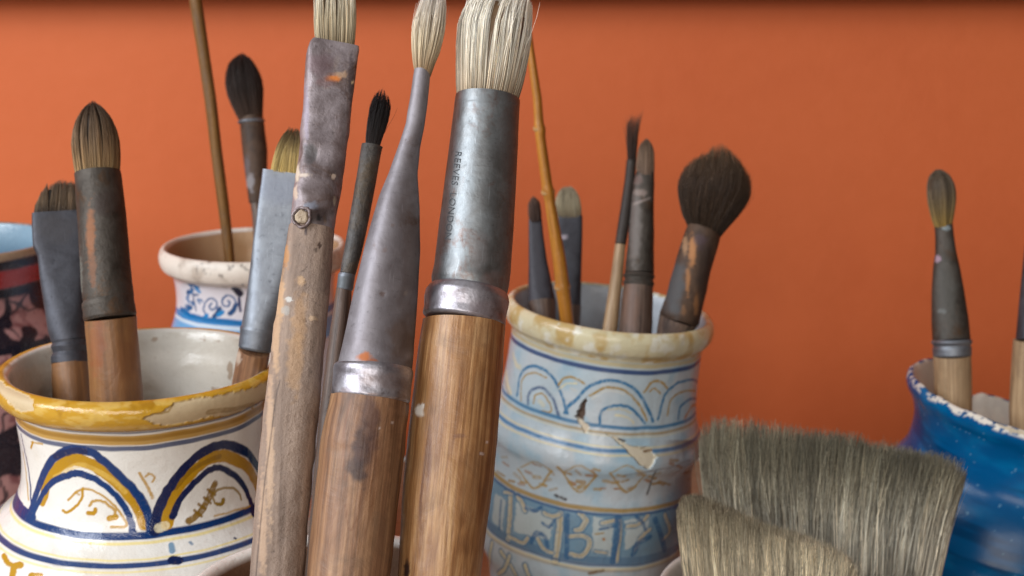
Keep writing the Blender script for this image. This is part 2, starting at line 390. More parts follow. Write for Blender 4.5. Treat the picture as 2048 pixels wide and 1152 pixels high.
def tuft(name, st, z0, z1, mat, parent, n=1500, q=1.0, flat=False, dome=0.3, jit=0.06, clump=0.3, nclump=60, wid=0.00016, cols=None,
         var=0.18, fly=0.02, flyamp=0.5, seed=1, endtab=None, wig=0.02, core=0.82, K=7, phi=0.0, corecol=None, bands=0.0, tipjit=1.0, stroke=None, mottle=0.0):
    """st rows from root to tip (xl,yl,xr,yr).  cols: list of (t, rgb) along each hair"""
    r = np.random.default_rng(seed)
    R, s = resample(st, 40, 2); zc = z0 + (z1 - z0) * s / s[-1]
    C, S, D, hw = frame_of(R, zc); ts = s / s[-1]
    Lw = np.linalg.norm(np.diff(C, axis=0), axis=1).sum()
    if flat:
        a = r.uniform(-1, 1, n); b = np.sign(r.uniform(-1, 1, n)) * r.uniform(0, 1, n) ** 0.55
        b *= (1 - np.abs(a) ** 6) ** 0.5
    else:
        th = r.uniform(0, 2 * math.pi, n); rr = r.uniform(0, 1, n) ** 0.33; a = rr * np.cos(th); b = rr * np.sin(th)
    rad = np.minimum(np.hypot(a, b), 1) if not flat else np.abs(a) * 0.0 + np.maximum(np.abs(a) ** 3, np.abs(b))
    te = 1 - dome * (1 - np.sqrt(1 - np.minimum(rad, 0.999) ** 2)) - jit * r.uniform(0, 1, n) ** 2 * tipjit
    if endtab is not None: te = te * np.interp(a, *endtab)
    te = te + jit * 0.8 * vn(np.stack([a * 3, b * 3], 1), 2.2, seed, 2)
    # clumps
    ca = r.uniform(-1, 1, nclump); cb = r.uniform(-1, 1, nclump)
    d2 = (a[:, None] - ca) ** 2 + ((b[:, None] - cb) * (1.0)) ** 2; ci = d2.argmin(1)
    isfly = r.uniform(0, 1, n) < fly
    fa = r.normal(0, flyamp, n) * isfly; fb = r.normal(0, flyamp, n) * isfly
    ph = r.uniform(0, 6.28, (n, 2)); fr = r.uniform(2, 7, n)
    u = np.linspace(0, 1, K)
    V = np.zeros((n, K, 3, 3)); col = np.zeros((n, K, 3, 4)); col[..., 3] = 1
    hv = r.normal(0, var, n) + bands * vn(np.stack([a * 4, b * 0.5], 1), 2.0, seed + 3, 3); hv = np.exp(hv); hue = r.normal(0, 0.03, n)
    ct = [c[0] for c in cols]; cc = np.array([c[1] for c in cols])
    loc = np.zeros((n, K, 3, 3))
    cph, sph = math.cos(phi), math.sin(phi)
    for k in range(K):
        t = u[k] * te
        w = clump * u[k] ** 1.3
        A = a * (1 - w) + ca[ci] * w + fa * u[k] ** 2 + wig * np.sin(fr * u[k] + ph[:, 0]) * u[k]
        B = b * (1 - w) + cb[ci] * w + fb * u[k] ** 2 + wig * np.sin(fr * u[k] + ph[:, 1]) * u[k]
        A2 = A * cph - B * q * sph; B2 = A * sph + B * q * cph
        tt = np.clip(t, 0, 1.0); ext = np.clip(t - 1, 0, 1)
        g = lambda X: np.stack([np.interp(tt, ts, X[:, i]) for i in range(3)], 1)
        cw, sw, dw = g(C), g(S), g(D); h = np.interp(tt, ts, hw)
        ax = (C[-1] - C[-2]); ax = ax / np.linalg.norm(ax)
        Pk = cw + (A2 * h)[:, None] * sw + (B2 * h)[:, None] * dw + (ext * Lw)[:, None] * ax
        rw = wid * (1 - 0.75 * u[k] ** 2) * 0.5
        for m in range(3):
            an = m * 2.0944 + ph[:, 0]
            V[:, k, m] = Pk + (rw * np.cos(an))[:, None] * sw + (rw * np.sin(an))[:, None] * dw
        cl = np.stack([np.interp(t, ct, cc[:, i]) for i in range(3)], 1) * hv[:, None]
        cl[:, 0] *= 1 + hue; cl[:, 2] *= 1 - hue
        if mottle: cl = cl * np.exp(mottle * vn(np.stack([a * 9 + 3, t * 5 + b], 1), 1.6, seed + 9, 3))[:, None]
        col[:, k, :, :3] = cl[:, None]
        loc[:, k] = np.stack([A, B, t], 1)[:, None]
    i = (np.arange(n) * K * 3)[:, None, None]; kk = (np.arange(K - 1) * 3)[None, :, None]; m = np.arange(3)[None, None]; m2 = (m + 1) % 3
    Fh = np.stack([i + kk + m, i + kk + m2, i + kk + 3 + m2, i + kk + 3 + m], 3).reshape(-1, 4)
    V = V.reshape(-1, 3); col = col.reshape(-1, 4)
    # solid heart of the tuft, coloured dark as the shade between hairs
    nc, na = 16, 24; an = np.arange(na) / na * 2 * math.pi; cv = []
    tmax = max(0.3, (1 - jit * 1.6 - 0.04))
    for k in range(nc):
        e = k / (nc - 1)
        if endtab is not None:
            A = np.cos(an) * core; tt = np.clip(e * tmax * np.interp(A, *endtab), 0, 1)
        else: A = np.cos(an) * core; tt = np.full(na, e * tmax)
        pin = 1.0 if k < nc - 1 else 0.0
        sh = core * np.sqrt(max(0.0, 1 - max(0, (e - (1 - dome)) / max(dome, 1e-3)) ** 2)) if dome > 0.05 else core
        if k == nc - 1: sh = 0.02
        if flat: x = np.sign(np.cos(an)) * np.abs(np.cos(an)) ** 0.5 * sh; y = np.sign(np.sin(an)) * np.abs(np.sin(an)) ** 0.6 * sh * 0.85
        else: x = np.cos(an) * sh; y = np.sin(an) * sh
        if k == nc - 1 and endtab is not None: tt = np.full(na, np.clip(tmax * np.interp(0.0, *endtab), 0, 1))
        x2 = x * cph - y * q * sph; y2 = x * sph + y * q * cph
        g = lambda X: np.stack([np.interp(tt, ts, X[:, i]) for i in range(3)], 1)
        h = np.interp(tt, ts, hw)
        cv.append(g(C) + (x2 * h)[:, None] * g(S) + (y2 * h)[:, None] * g(D))
    cv = np.vstack(cv); b0 = len(V)
    i = np.arange(nc - 1)[:, None] * na; j = np.arange(na)[None]; j2 = (j + 1) % na
    Fc = np.stack([i + j, i + j2, i + na + j2, i + na + j], 2).reshape(-1, 4) + b0
    cc0 = np.array(corecol if corecol is not None else cc.mean(0) * 0.35)
    V = np.vstack([V, cv]); col = np.vstack([col, np.c_[np.tile(cc0, (len(cv), 1)), np.ones(len(cv))]])
    return mk(name, V - parent_world(parent), np.vstack([Fh, Fc]), mat, parent, None, col)

# ------------------------------------------------------------------ jars
class Jar:
    """a turned pot: profile (r, z) in metres from outside base, up over the lip, down inside"""
    def __init__(s, name, label, cat, center_px, zc, prof, tilt=0.0, fwd=0.0, na=360, ns=260, group=None, lipmod=None, dense=None, base_z=0.0, wob=0.0, uref=None):
        rimc = W(center_px[0], center_px[1], zc)
        Rm = Matrix.Rotation(tilt, 3, 'Y') @ Matrix.Rotation(fwd, 3, 'X')
        Rn = np.array(Rm)
        # vertical drop from rim centre to the table
        H = (rimc[2] - base_z) / Rn[2, 2]
        base = rimc - Rn @ np.array([0, 0, H]); 
        s.H = H
        rb = 0.035
        s.base = base
        s.e = thing(name, label, cat, base, group); s.e.rotation_euler = Rm.to_euler()
        P = np.array(prof, float)                 # z is relative to the rim; z < -0.5 counts from the base (-1)
        P[:, 1] = np.where(P[:, 1] < -0.5, -H + (P[:, 1] + 1), P[:, 1]); s.mpp = zc / F
        P = curve(P, 6)
        d = np.r_[0, np.cumsum(np.hypot(*np.diff(P, axis=0).T))]
        if dense is not None:       # share more rings to the part that shows
            wgt = np.interp(d, dense[0], dense[1]); cw = np.r_[0, np.cumsum((wgt[1:] + wgt[:-1]) / 2 * np.diff(d))]; cw /= cw[-1]
            t = np.interp(np.linspace(0, 1, ns), cw, d)
        else: t = np.linspace(0, d[-1], ns)
        s.s = t; r = np.interp(t, d, P[:, 0]); z = np.interp(t, d, P[:, 1])
        for _ in range(2):
            r[1:-1] = (r[:-2] + 2 * r[1:-1] + r[2:]) / 4; z[1:-1] = (z[:-2] + 2 * z[1:-1] + z[2:]) / 4
        s.r, s.z = r, z
        s.na, s.ns = na, ns
        s.phi = np.arange(na) / na * 2 * math.pi - math.pi / 2      # starts at the front
        Rg, Pg = np.meshgrid(r, s.phi, indexing='ij'); Zg = np.repeat(z[:, None], na, 1)
        if wob:
            nz = vn(np.stack([np.cos(Pg).ravel() * 2, np.sin(Pg).ravel() * 2, Zg.ravel() * 30], 1), 1.3, 11, 2).reshape(Rg.shape); Rg = Rg * (1 + wob * nz)
        if lipmod is not None: Zg, Rg = lipmod(Zg, Rg, Pg)
        s.L = np.stack([Rg * np.cos(Pg), Rg * np.sin(Pg), Zg + H], 2)
        s.Wd = (s.L.reshape(-1, 3) @ Rn.T + base)
        s.px, s.py = proj(s.Wd)
        # normals
        A = np.roll(s.L, -1, 1) - np.roll(s.L, 1, 1); Bz = np.gradient(s.L, axis=0); N = np.cross(A, Bz)
        N /= np.linalg.norm(N, axis=2)[..., None] + 1e-12; s.N = N.reshape(-1, 3)
        s.front = ((s.N @ Rn.T) * (CAM - s.Wd)).sum(1) > 0
        ang = np.abs(((s.phi + math.pi / 2 + math.pi) % (2 * math.pi)) - math.pi)     # 0 front .. pi back
        sg = np.sign(((s.phi + math.pi / 2 + math.pi) % (2 * math.pi)) - math.pi)
        fold = np.where(ang > math.pi / 2, math.pi - ang, ang) * sg
        rm = uref or r.max()
        s.U = np.stack([np.repeat((fold * rm)[None], ns, 0), np.repeat(t[:, None], na, 1)], 2).reshape(-1, 2)
        s.rm = rm; s.paint = np.ones((ns * na, 4)) ; s.Rn = Rn
        s.outer = np.repeat((t < s.s[z.argmax()])[:, None], na, 1).ravel()
        wv = np.stack([vn(s.L.reshape(-1, 3), 70, 3, 2), vn(s.L.reshape(-1, 3), 70, 9, 2)], 1)
        s.Uw = s.U + wv * 0.0006
        s.wk = 1.0; s.dd = 0.0; s.setlim(1e9)
    def setlim(s, lim): s.idx = np.where(s.front & s.outer & (s.U[:, 1] < lim))[0]; s.lim = lim
    def uv(s, px, py):
        d = (s.px[s.idx] - px) ** 2 + (s.py[s.idx] - py) ** 2; return s.U[s.idx[d.argmin()]]
    def s_at(s, py, px=None):       # profile position seen at height py on the front line
        col = np.arange(s.ns) * s.na; ok = s.outer[col] & s.front[col] & (s.s < s.lim)
        d = np.abs(s.py[col] - py) + 1e3 * ~ok; return s.s[d.argmin()]
    def lay(s, m, col, al=1.0, gloss=1.0):
        m = (m * al)[:, None]; s.paint[:, :3] = s.paint[:, :3] * (1 - m) + np.asarray(col)[None] * m
        s.paint[:, 3] = s.paint[:, 3] * (1 - m[:, 0]) + gloss * m[:, 0]
    def band(s, y0, y1, col, al=1.0, gloss=1.0, soft=0.0003, bump=0.0):
        a, b = sorted((s.s_at(y0), s.s_at(y1))); v = s.Uw[:, 1]
        s.lay(smooth(v, a - soft, a + soft) * smooth(v, b + soft, b - soft) * s.outer, col, al, gloss)
    def srange(s, a, b, col, al=1.0, gloss=1.0, soft=0.0006):
        v = s.Uw[:, 1]; s.lay(smooth(v, a - soft, a + soft) * smooth(v, b + soft, b - soft), col, al, gloss)
    def stroke(s, pts, wpx, col, al=1.0, gloss=1.0, dry=0.0, taper=False):
        pts = curve(pts, 5); Q = np.array([s.uv(*p) for p in pts]); w = wpx * s.mpp / 2 * s.wk
        lo = Q.min(0) - w * 3; hi = Q.max(0) + w * 3
        k = np.where((s.Uw[:, 0] > lo[0]) & (s.Uw[:, 0] < hi[0]) & (s.Uw[:, 1] > lo[1]) & (s.Uw[:, 1] < hi[1]) & s.outer)[0]
        if len(k) == 0: return
        d = segdist(s.Uw[k], Q); m = np.zeros(len(s.U)); ww = w * (1 + 0.16 * vn(s.U[k], 220, 5, 2))
        mm = smooth(d, ww + s.mpp * 0.9, ww - s.mpp * 0.9)
        dry = max(dry, s.dd)
        if dry: mm = mm * (1 - dry * smooth(vn(s.U[k], 900, 6, 3), -0.1, 0.5))
        m[k] = mm; s.lay(m, col, al, gloss)
    def poly(s, pts, col, al=1.0, gloss=1.0, dig=0.0, edge=None):
        Q = np.array([s.uv(*p) for p in pts]); lo, hi = Q.min(0) - .002, Q.max(0) + .002
        k = np.where((s.U[:, 0] > lo[0]) & (s.U[:, 0] < hi[0]) & (s.U[:, 1] > lo[1]) & (s.U[:, 1] < hi[1]) & s.outer)[0]
        wv = np.stack([vn(s.U[k], 700, 3, 2), vn(s.U[k], 700, 4, 2)], 1) * 0.0008
        ins = inpoly(s.U[k] + wv, Q); dd = segdist(s.U[k] + wv, np.vstack([Q, Q[:1]])) * np.where(ins, 1, -1)
        m = np.zeros(len(s.U)); m[k] = smooth(dd, -s.mpp * 1.0, s.mpp * 1.0); s.lay(m, col, al, gloss)
        if edge is not None: m2 = np.zeros(len(s.U)); m2[k] = smooth(np.abs(dd), s.mpp * 2.2, s.mpp * .5); s.lay(m2, edge, .6, gloss)
        if dig: s.L = s.L - (s.N * (m * dig)[:, None]).reshape(s.L.shape)
    def build(s, mat, rim_s=None, matrim=None):
        """rim_s: (s0, s1) splits the rings of the lip into a part of its own"""
        Lv = s.L.reshape(-1, 3)
        A = np.roll(s.L, -1, 1) - np.roll(s.L, 1, 1); Bz = np.gradient(s.L, axis=0); N = np.cross(A, Bz)
        N = (N / (np.linalg.norm(N, axis=2)[..., None] + 1e-12)).reshape(-1, 3)
        bad = ~np.isfinite(N).all(1) | (np.linalg.norm(N, axis=1) < 0.5); N[bad] = (0, 0, 1)
        def piece(name, i0, i1, m):
            rows = np.arange(i0, i1 + 1); sel = (rows[:, None] * s.na + np.arange(s.na)[None]).ravel(); n = len(rows)
            i = np.arange(n - 1)[:, None] * s.na; j = np.arange(s.na)[None]; j2 = (j + 1) % s.na
            Fq = np.stack([i + j, i + j2, i + s.na + j2, i + s.na + j], 2).reshape(-1, 4)
            return mk(name, Lv[sel], Fq, m, s.e, Lv[sel], s.paint[sel], normals=N[sel])
        if rim_s is None: piece('body', 0, s.ns - 1, mat); return
        i0 = int(np.searchsorted(s.s, rim_s[0])); i1 = int(np.searchsorted(s.s, rim_s[1]))
        piece('body', 0, i0, mat); piece('rim', i0, i1, matrim or mat); piece('interior', i1, s.ns - 1, mat)

def inner_prof(r0, zs, rb):      # the hollow inside, down to the floor of the pot
    return [(r0, zs), (r0 - .001, zs - .012), (r0 - .001, zs - .03), (rb, zs - .07), (rb + .004, -0.93), (rb - .008, -0.993), (0.012, -0.992), (0.0005, -0.992)]

# ---- jar with yellow rim, front left
J1 = Jar('pottery_jar', 'glazed white jar with yellow rim and blue and ochre arches, holding three brushes', 'jar', (284, 725), 0.645,
    [(0.0005, -1), (.040, -1), (.046, -.995), (.048, -.985), (.060, -.95), (.077, -.105), (.0815, -.094), (.0800, -.083), (.0715, -.071), (.0610, -.0620), (.0572, -.0560),
     (.0550, -.050), (.0540, -.0420), (.0538, -.0340), (.0545, -.0250), (.0553, -.0165), (.0563, -.0135), (.0602, -.0118), (.0630, -.0085), (.0640, -.0048),
     (.0631, -.0014), (.0607, .0002), (.0582, .0004), (.0562, -.001), (.0547, -.005), (.0537, -.010)] + inner_prof(.0515, -.018, .055),
    uref=.054, na=900, ns=620, dense=([0, .10, .17, .30, .36, .42], [.2, .3, 3, 3, 2, .4]), wob=.006)
CR = lin(222, 221, 216); BL = lin(10, 50, 104); BLD = lin(10, 28, 72); OC = lin(176, 132, 22); OCL = lin(214, 180, 90); PY = lin(226, 208, 130); OLV = lin(140, 108, 30)
J = J1; J.paint[:, :3] = CR; J.paint[:, 3] = 1
J.lay(smooth(vn(J.L.reshape(-1, 3), 55, 3, 3), 0.0, 0.6), lin(206, 194, 176), .45)
zmx = J.s[J.z.argmax()]
s_lip0 = J.s[np.where((J.z < -.0130) & (J.s < zmx))[0].max()]
J.srange(s_lip0, zmx + .0012, lin(188, 144, 42), soft=.0009)
nzr = vn(J.L.reshape(-1, 3), 160, 8, 3)
J.lay(smooth(nzr, .05, .5) * smooth(J.Uw[:, 1], s_lip0, s_lip0 + .001) * smooth(J.Uw[:, 1], zmx + .004, zmx + .002), lin(150, 104, 14), .7)
J.lay(smooth(vn(J.L.reshape(-1, 3) * [1, 1, 3], 140, 28, 3), .12, .4) * smooth(J.Uw[:, 1], s_lip0 + .003, s_lip0 + .006) * smooth(J.Uw[:, 1], zmx + .003, zmx), lin(216, 188, 110), .45)
J.lay(smooth(J.Uw[:, 1], s_lip0 - .0005, s_lip0 + .0005) * smooth(J.Uw[:, 1], s_lip0 + .0062, s_lip0 + .0035), lin(128, 92, 18), .75)
J.srange(zmx + .0028, zmx + .40, lin(214, 210, 200), soft=.0012)
J.lay(smooth(vn(J.L.reshape(-1, 3) * [1, 1, 2.5], 45, 15, 4), .0, .6) * (J.Uw[:, 1] > zmx + .004), lin(166, 150, 130), .6); J.lay(smooth(vn(J.L.reshape(-1, 3), 130, 16, 3), .42, .55) * (J.Uw[:, 1] > zmx + .006), lin(140, 104, 66), .6)
for pts in ([(-8, 748), (22, 752), (55, 780), (68, 800), (66, 822), (40, 826), (12, 800), (-8, 776)],
            [(345, 806), (380, 797), (440, 790), (500, 776), (545, 757), (556, 770), (548, 800), (505, 818), (420, 834), (370, 846), (330, 852), (300, 846), (285, 838), (305, 828), (330, 822)]):
    J.poly(pts, lin(196, 178, 146), .92, .25, dig=.0006)
J.stroke([(288, 838), (306, 829), (335, 823), (343, 807)], 3, lin(150, 120, 60), .8, .5)
J.stroke([(420, 826), (470, 820), (520, 806), (545, 792)], 14, lin(118, 84, 12), .55, .8, dry=.4)
J.setlim(s_lip0)
J.band(862, 868, lin(84, 90, 116), .8); J.band(872, 892, OC, .9); J.band(876, 884, lin(140, 98, 12), .6); J.band(894, 903, lin(50, 66, 104), .9)
J.band(1066, 1079, BL); J.band(1085, 1090, PY, .8); J.band(1120, 1124, PY, .8); J.band(1127, 1139, BL, .97); J.band(1144, 1149, PY, .7); 
J.wk = 1.4
def arch1(dx=0):
    T = lambda L: [(x + dx, y) for x, y in L]
    J.stroke(T([(84, 1000), (100, 955), (130, 925), (160, 921), (200, 938), (240, 972), (270, 1008), (290, 1048)]), 17, OC)
    J.stroke(T([(110, 955), (160, 930), (215, 952), (250, 985)]), 7, OCL, .6, dry=.4)
    J.stroke(T([(60, 1022), (75, 980), (100, 926), (127, 904), (155, 899), (187, 908), (222, 934), (257, 968), (281, 1000), (300, 1040), (303, 1064)]), 12, BL)
    J.stroke(T([(66, 1024), (85, 988), (110, 962), (140, 949), (158, 947), (190, 958), (220, 980), (245, 1010), (262, 1045), (266, 1064)]), 9.5, BL)
    J.stroke(T([(110, 912), (150, 902), (170, 904)]), 9, BLD, .8)
arch1()
J.stroke([(135, 1000), (165, 978), (198, 988), (228, 1013), (248, 1040), (252, 1053), (222, 1054)], 3.4, OC, .9)
J.stroke([(165, 978), (163, 996), (150, 1014), (136, 1024), (124, 1022)], 4, OC); J.stroke([(150, 985), (158, 990)], 3, OC, .7)
J.stroke([(178, 1012), (185, 1003), (203, 1003), (214, 1010), (228, 1022), (230, 1036)], 4, OC, .9); J.stroke([(176, 1026), (186, 1027), (190, 1020)], 6, OC); J.stroke([(218, 1037), (230, 1036)], 8, OC)
J.stroke([(332, 1048), (346, 992), (376, 952), (416, 920), (455, 912), (492, 932), (514, 970), (528, 1010)], 17, OC)
J.stroke([(350, 975), (390, 935), (440, 912)], 7, lin(130, 94, 10), .7)
J.stroke([(311, 1062), (313, 1040), (323, 1005), (346, 963), (381, 924), (420, 898), (458, 889), (492, 905), (517, 938), (536, 990), (545, 1030)], 13, BLD)
J.stroke([(345, 1034), (358, 1002), (388, 966), (424, 938), (450, 938), (480, 962), (500, 1000), (508, 1030)], 9, BLD)
J.stroke([(431, 966), (418, 996), (402, 1022), (378, 1043)], 9, lin(128, 96, 26), .95, dry=.3)
for a, b in ((424, 985), (416, 1002), (404, 1014), (396, 1028)): J.stroke([(a - 8, b - 6), (a + 6, b + 4)], 4, lin(128, 96, 26), .9)
J.stroke([(430, 1006), (427, 990), (440, 978), (462, 976), (478, 988), (482, 1000)], 3.5, lin(140, 112, 40), .9); J.stroke([(434, 1008), (444, 1008), (447, 998)], 5, lin(140, 112, 40))
J.stroke([(430, 1032), (480, 1018), (500, 1012)], 3, OC, .8)
J.stroke([(320, 1056), (330, 1052)], 13, lin(224, 214, 180), .7, dry=.3)
J.stroke([(42, 870), (52, 915), (60, 965), (62, 1015)], 4.5, BL); J.stroke([(46, 905), (53, 950), (57, 1000)], 4, OC, .9)
J.stroke([(32, 975), (34, 1000), (48, 1022), (66, 1036)], 12, BL)
J.stroke([(66, 884), (62, 897)], 4, OC); J.stroke([(62, 884), (84, 888)], 3, OC, .8)
J.stroke([(279, 946), (290, 965), (300, 985), (304, 996)], 4, OC, .85, dry=.3); J.stroke([(290, 952), (298, 946), (308, 952), (304, 962)], 3, OC, .8)
J.stroke([(6, 1112), (14, 1124), (26, 1134)], 7, OC); J.stroke([(40, 1130), (28, 1134), (24, 1152)], 9, OC); J.stroke([(62, 1151), (82, 1151)], 8, OC)
J.stroke([(350, 1121), (358, 1121)], 13, BLD); J.stroke([(344, 1090), (347, 1102)], 7, lin(60, 120, 160), .8); J.stroke([(381, 1085), (385, 1089)], 4, lin(90, 120, 150), .8); J.stroke([(470, 1076), (472, 1077)], 3, BLD)
M['gl1'] = mat_glaze('white_majolica_glaze', .09, 1.0, 0, .22)
J.build(M['gl1'], (s_lip0, zmx + .0035))

# ---- blue-white jar with arches and frieze
J3 = Jar('pottery_jar', 'cracked pale blue jar with faded arches and a lettered frieze, right of the large brushes', 'jar', (1221, 613), 0.80,
    [(0.0005, -1), (.036, -1), (.042, -.996), (.044, -.985), (.050, -.158), (.0570, -.142), (.0582, -.124), (.0590, -.106), (.0580, -.096), (.0572, -.088), (.0586, -.080), (.0608, -.0750), (.0610, -.0705), (.0592, -.0655), (.0564, -.058),
     (.0546, -.050), (.0535, -.038), (.0532, -.030), (.0530, -.022), (.0532, -.0165), (.0545, -.0140), (.0568, -.0115), (.0580, -.0070), (.0576, -.0030),
     (.0560, -.0004), (.0545, .0003), (.0530, -.0007), (.0518, -.004), (.0508, -.009)] + inner_prof(.0495, -.016, .046),
    tilt=.112, uref=.056, na=900, ns=620, dense=([0, .05, .10, .26, .32, .40], [.2, 1.5, 3, 3, 2, .4]), wob=.012)
J = J3
C3 = lin(184, 200, 208); B3 = lin(58, 118, 160); B3D = lin(26, 66, 116); G3 = lin(170, 140, 74); G3L = lin(222, 212, 170); OR3 = lin(178, 122, 50)
L3 = J.L.reshape(-1, 3)
J.paint[:, :3] = C3; J.lay(smooth(vn(L3, 50, 3, 3), -.1, .5), lin(204, 208, 210), .6); J.lay(smooth(vn(L3, 90, 31, 3), .0, .5), lin(148, 186, 206), .6); J.wk = 1.05; J.dd = .40
zmx = J.s[J.z.argmax()]; s_lip0 = J.s[np.where((J.z < -.0158) & (J.s < zmx))[0].max()]
J.srange(s_lip0, zmx + .002, lin(214, 206, 172)); 
J.lay(smooth(vn(L3, 120, 8, 3), .0, .5) * (J.Uw[:, 1] > s_lip0) * (J.Uw[:, 1] < zmx + .003), lin(186, 150, 74), .75)
J.lay(smooth(vn(L3, 200, 18, 3), .1, .5) * (J.Uw[:, 1] > s_lip0) * (J.Uw[:, 1] < zmx + .004), lin(226, 226, 214), .8)
J.srange(zmx + .003, zmx + .4, lin(196, 206, 216), soft=.001)
J.setlim(s_lip0)
J.band(694, 733, lin(196, 182, 138), .85); J.band(700, 712, lin(160, 136, 84), .35)
J.band(737, 746, lin(52, 76, 122), .95)
# zone of letters: darker blue ground
J.band(1028, 1126, lin(98, 144, 172), .8); J.band(1112, 1127, B3D, .35)
for pts in ([(1034, 1004), (1108, 1030), (1100, 1082), (1028, 1062)], [(1188, 1032), (1226, 1044), (1222, 1112), (1182, 1104)], [(990, 985), (1012, 1000), (1004, 1060), (984, 1040)], [(1250, 1040), (1300, 1030), (1290, 1080), (1250, 1100)]):
    J.poly(pts, lin(196, 208, 206), .85)
S = J.stroke
for pts, w in (([(1022, 986), (1020, 1030), (1016, 1078)], 11), ([(1008, 984), (1026, 986)], 6), ([(1122, 1026), (1118, 1075), (1111, 1122)], 12), ([(1088, 1026), (1104, 1032), (1120, 1028)], 7), ([(1036, 992), (1046, 1010), (1050, 1022)], 8),
               ([(1018, 1072), (1046, 1086), (1056, 1076)], 8), ([(1076, 1078), (1088, 1098), (1104, 1106)], 8), ([(1160, 1026), (1172, 1040), (1164, 1056), (1152, 1060)], 9), ([(1138, 1072), (1172, 1074), (1178, 1094), (1162, 1112), (1142, 1108)], 9),
               ([(1204, 1046), (1234, 1040)], 7), ([(1190, 1104), (1212, 1106)], 5), ([(1254, 1054), (1280, 1048), (1296, 1032)], 7), ([(1240, 1040), (1234, 1124)], 6), ([(1300, 1058), (1284, 1072), (1270, 1100)], 8), ([(1330, 1030), (1340, 1060), (1326, 1080)], 8)):
    S(pts, w + 6, lin(70, 116, 152), .75); S(pts, w, lin(208, 204, 180), .9); S([(p[0] + 1.5, p[1]) for p in pts], max(2.5, w * .3), G3, .55)
for pts, w in (([(1002, 1000), (1000, 1058)], 5), ([(1052, 1018), (1070, 1022), (1082, 1014)], 7), ([(1108, 1040), (1098, 1054), (1084, 1046)], 6), ([(1062, 1086), (1074, 1066), (1090, 1074), (1096, 1092)], 9), ([(1136, 1030), (1134, 1116)], 9),
               ([(1236, 1034), (1226, 1124)], 12), ([(1200, 1058), (1230, 1052)], 5), ([(1266, 1110), (1276, 1086), (1300, 1074)], 10), ([(1310, 1040), (1330, 1100)], 12), ([(1350, 1010), (1366, 1060)], 12), ([(1272, 1034), (1284, 1044), (1292, 1060)], 7)):
    S(pts, w, lin(50, 100, 146), .85)
S([(1190, 1068), (1206, 1066)], 3, G3); S([(1206, 1078), (1208, 1080)], 5, OR3)
J.band(1013, 1022, G3, .9); J.band(1024, 1030, lin(56, 96, 140), .9); J.band(1134, 1138, G3L, .9); J.band(1138, 1143, G3, .45); J.band(1126, 1132, lin(50, 90, 130), .8)
# lowest zone, bottom left
for pts, w in (([(984, 1085), (980, 1110), (978, 1150)], 8), ([(1002, 1104), (1018, 1126), (1032, 1150)], 8), ([(1020, 1112), (1008, 1140), (996, 1148)], 7), ([(1050, 1130), (1056, 1150)], 8)):
    S(pts, w + 7, lin(60, 110, 150), .8); S(pts, w, G3L, .9)
# big middle arch
S([(1128, 826), (1136, 812), (1152, 800), (1176, 774), (1212, 761), (1250, 767), (1282, 793), (1306, 842)], 6.5, B3)
S([(1178, 792), (1212, 775), (1250, 782), (1278, 810), (1294, 840)], 4.5, G3); S([(1184, 798), (1214, 781), (1248, 789)], 4, lin(212, 214, 208), .8)
S([(1200, 848), (1204, 822), (1234, 811), (1264, 818), (1290, 847)], 5, B3); S([(1232, 830), (1254, 834), (1268, 844)], 3.5, G3L); S([(1216, 820), (1240, 818), (1262, 826)], 3, lin(200, 190, 150), .8)
S([(1034, 790), (1042, 750), (1066, 733), (1098, 748), (1120, 785), (1134, 826)], 6, B3); S([(1042, 800), (1044, 762), (1066, 746), (1092, 756)], 3.5, G3)
S([(1056, 808), (1058, 786), (1080, 775), (1104, 796), (1118, 836)], 6, B3D, .8); S([(1066, 806), (1070, 790), (1084, 788), (1098, 806), (1102, 824), (1080, 822)], 3.5, G3); S([(1078, 802), (1086, 812)], 8, lin(208, 206, 180), .8)
S([(1316, 838), (1328, 792), (1356, 766), (1386, 760), (1406, 772)], 6, B3); S([(1334, 830), (1342, 800), (1364, 784), (1390, 782)], 4, G3)
S([(1356, 838), (1362, 812), (1384, 798), (1404, 800)], 5, B3); S([(1370, 836), (1384, 812), (1400, 812)], 7, OR3, .8)
S([(1116, 770), (1128, 756), (1148, 756), (1168, 768)], 4.5, G3); S([(1118, 778), (1132, 768), (1152, 768)], 3, G3L); S([(1140, 776), (1152, 782)], 5, lin(196, 200, 196), .8)
S([(1288, 784), (1304, 764), (1322, 764), (1334, 776)], 5, G3); S([(1300, 782), (1308, 776), (1320, 786)], 3.5, G3)
S([(1026, 708), (1032, 728), (1040, 736)], 9, G3L, .7); S([(1012, 740), (1016, 770), (1022, 786)], 8, G3L, .9); S([(1010, 760), (1018, 790)], 3, G3)
J.band(848, 856, B3, .9); J.band(862, 867, G3, .75); J.band(870, 872, G3L, .8); J.band(890, 894, G3L, .8); J.band(896, 903, lin(60, 120, 170), .9); J.band(907, 911, G3L, .9)
# little ochre marks between the lines
r3 = random.Random(5)
for i in range(46):
    x = 1000 + i * 8.4 + r3.uniform(-6, 6); cy = 915 + 40 * math.sqrt(max(0, 1 - ((x - 1200) / 235) ** 2)) * 1.0 + r3.uniform(-26, 26)
    S([(x - r3.uniform(3, 9), cy - r3.uniform(-4, 6)), (x + r3.uniform(3, 9), cy + r3.uniform(-4, 6))], r3.uniform(4, 8), r3.choice([G3, lin(160, 128, 66), OR3 * .8]), r3.uniform(.5, .95))
for x in (1070, 1160, 1255):
    y = 958 if x < 1100 else 966
    S([(x - 34, y - 20), (x, y + 18), (x + 34, y - 16)], 4.5, G3, .9); S([(x - 30, y - 22), (x, y - 34), (x + 30, y - 18)], 3.5, G3, .7)
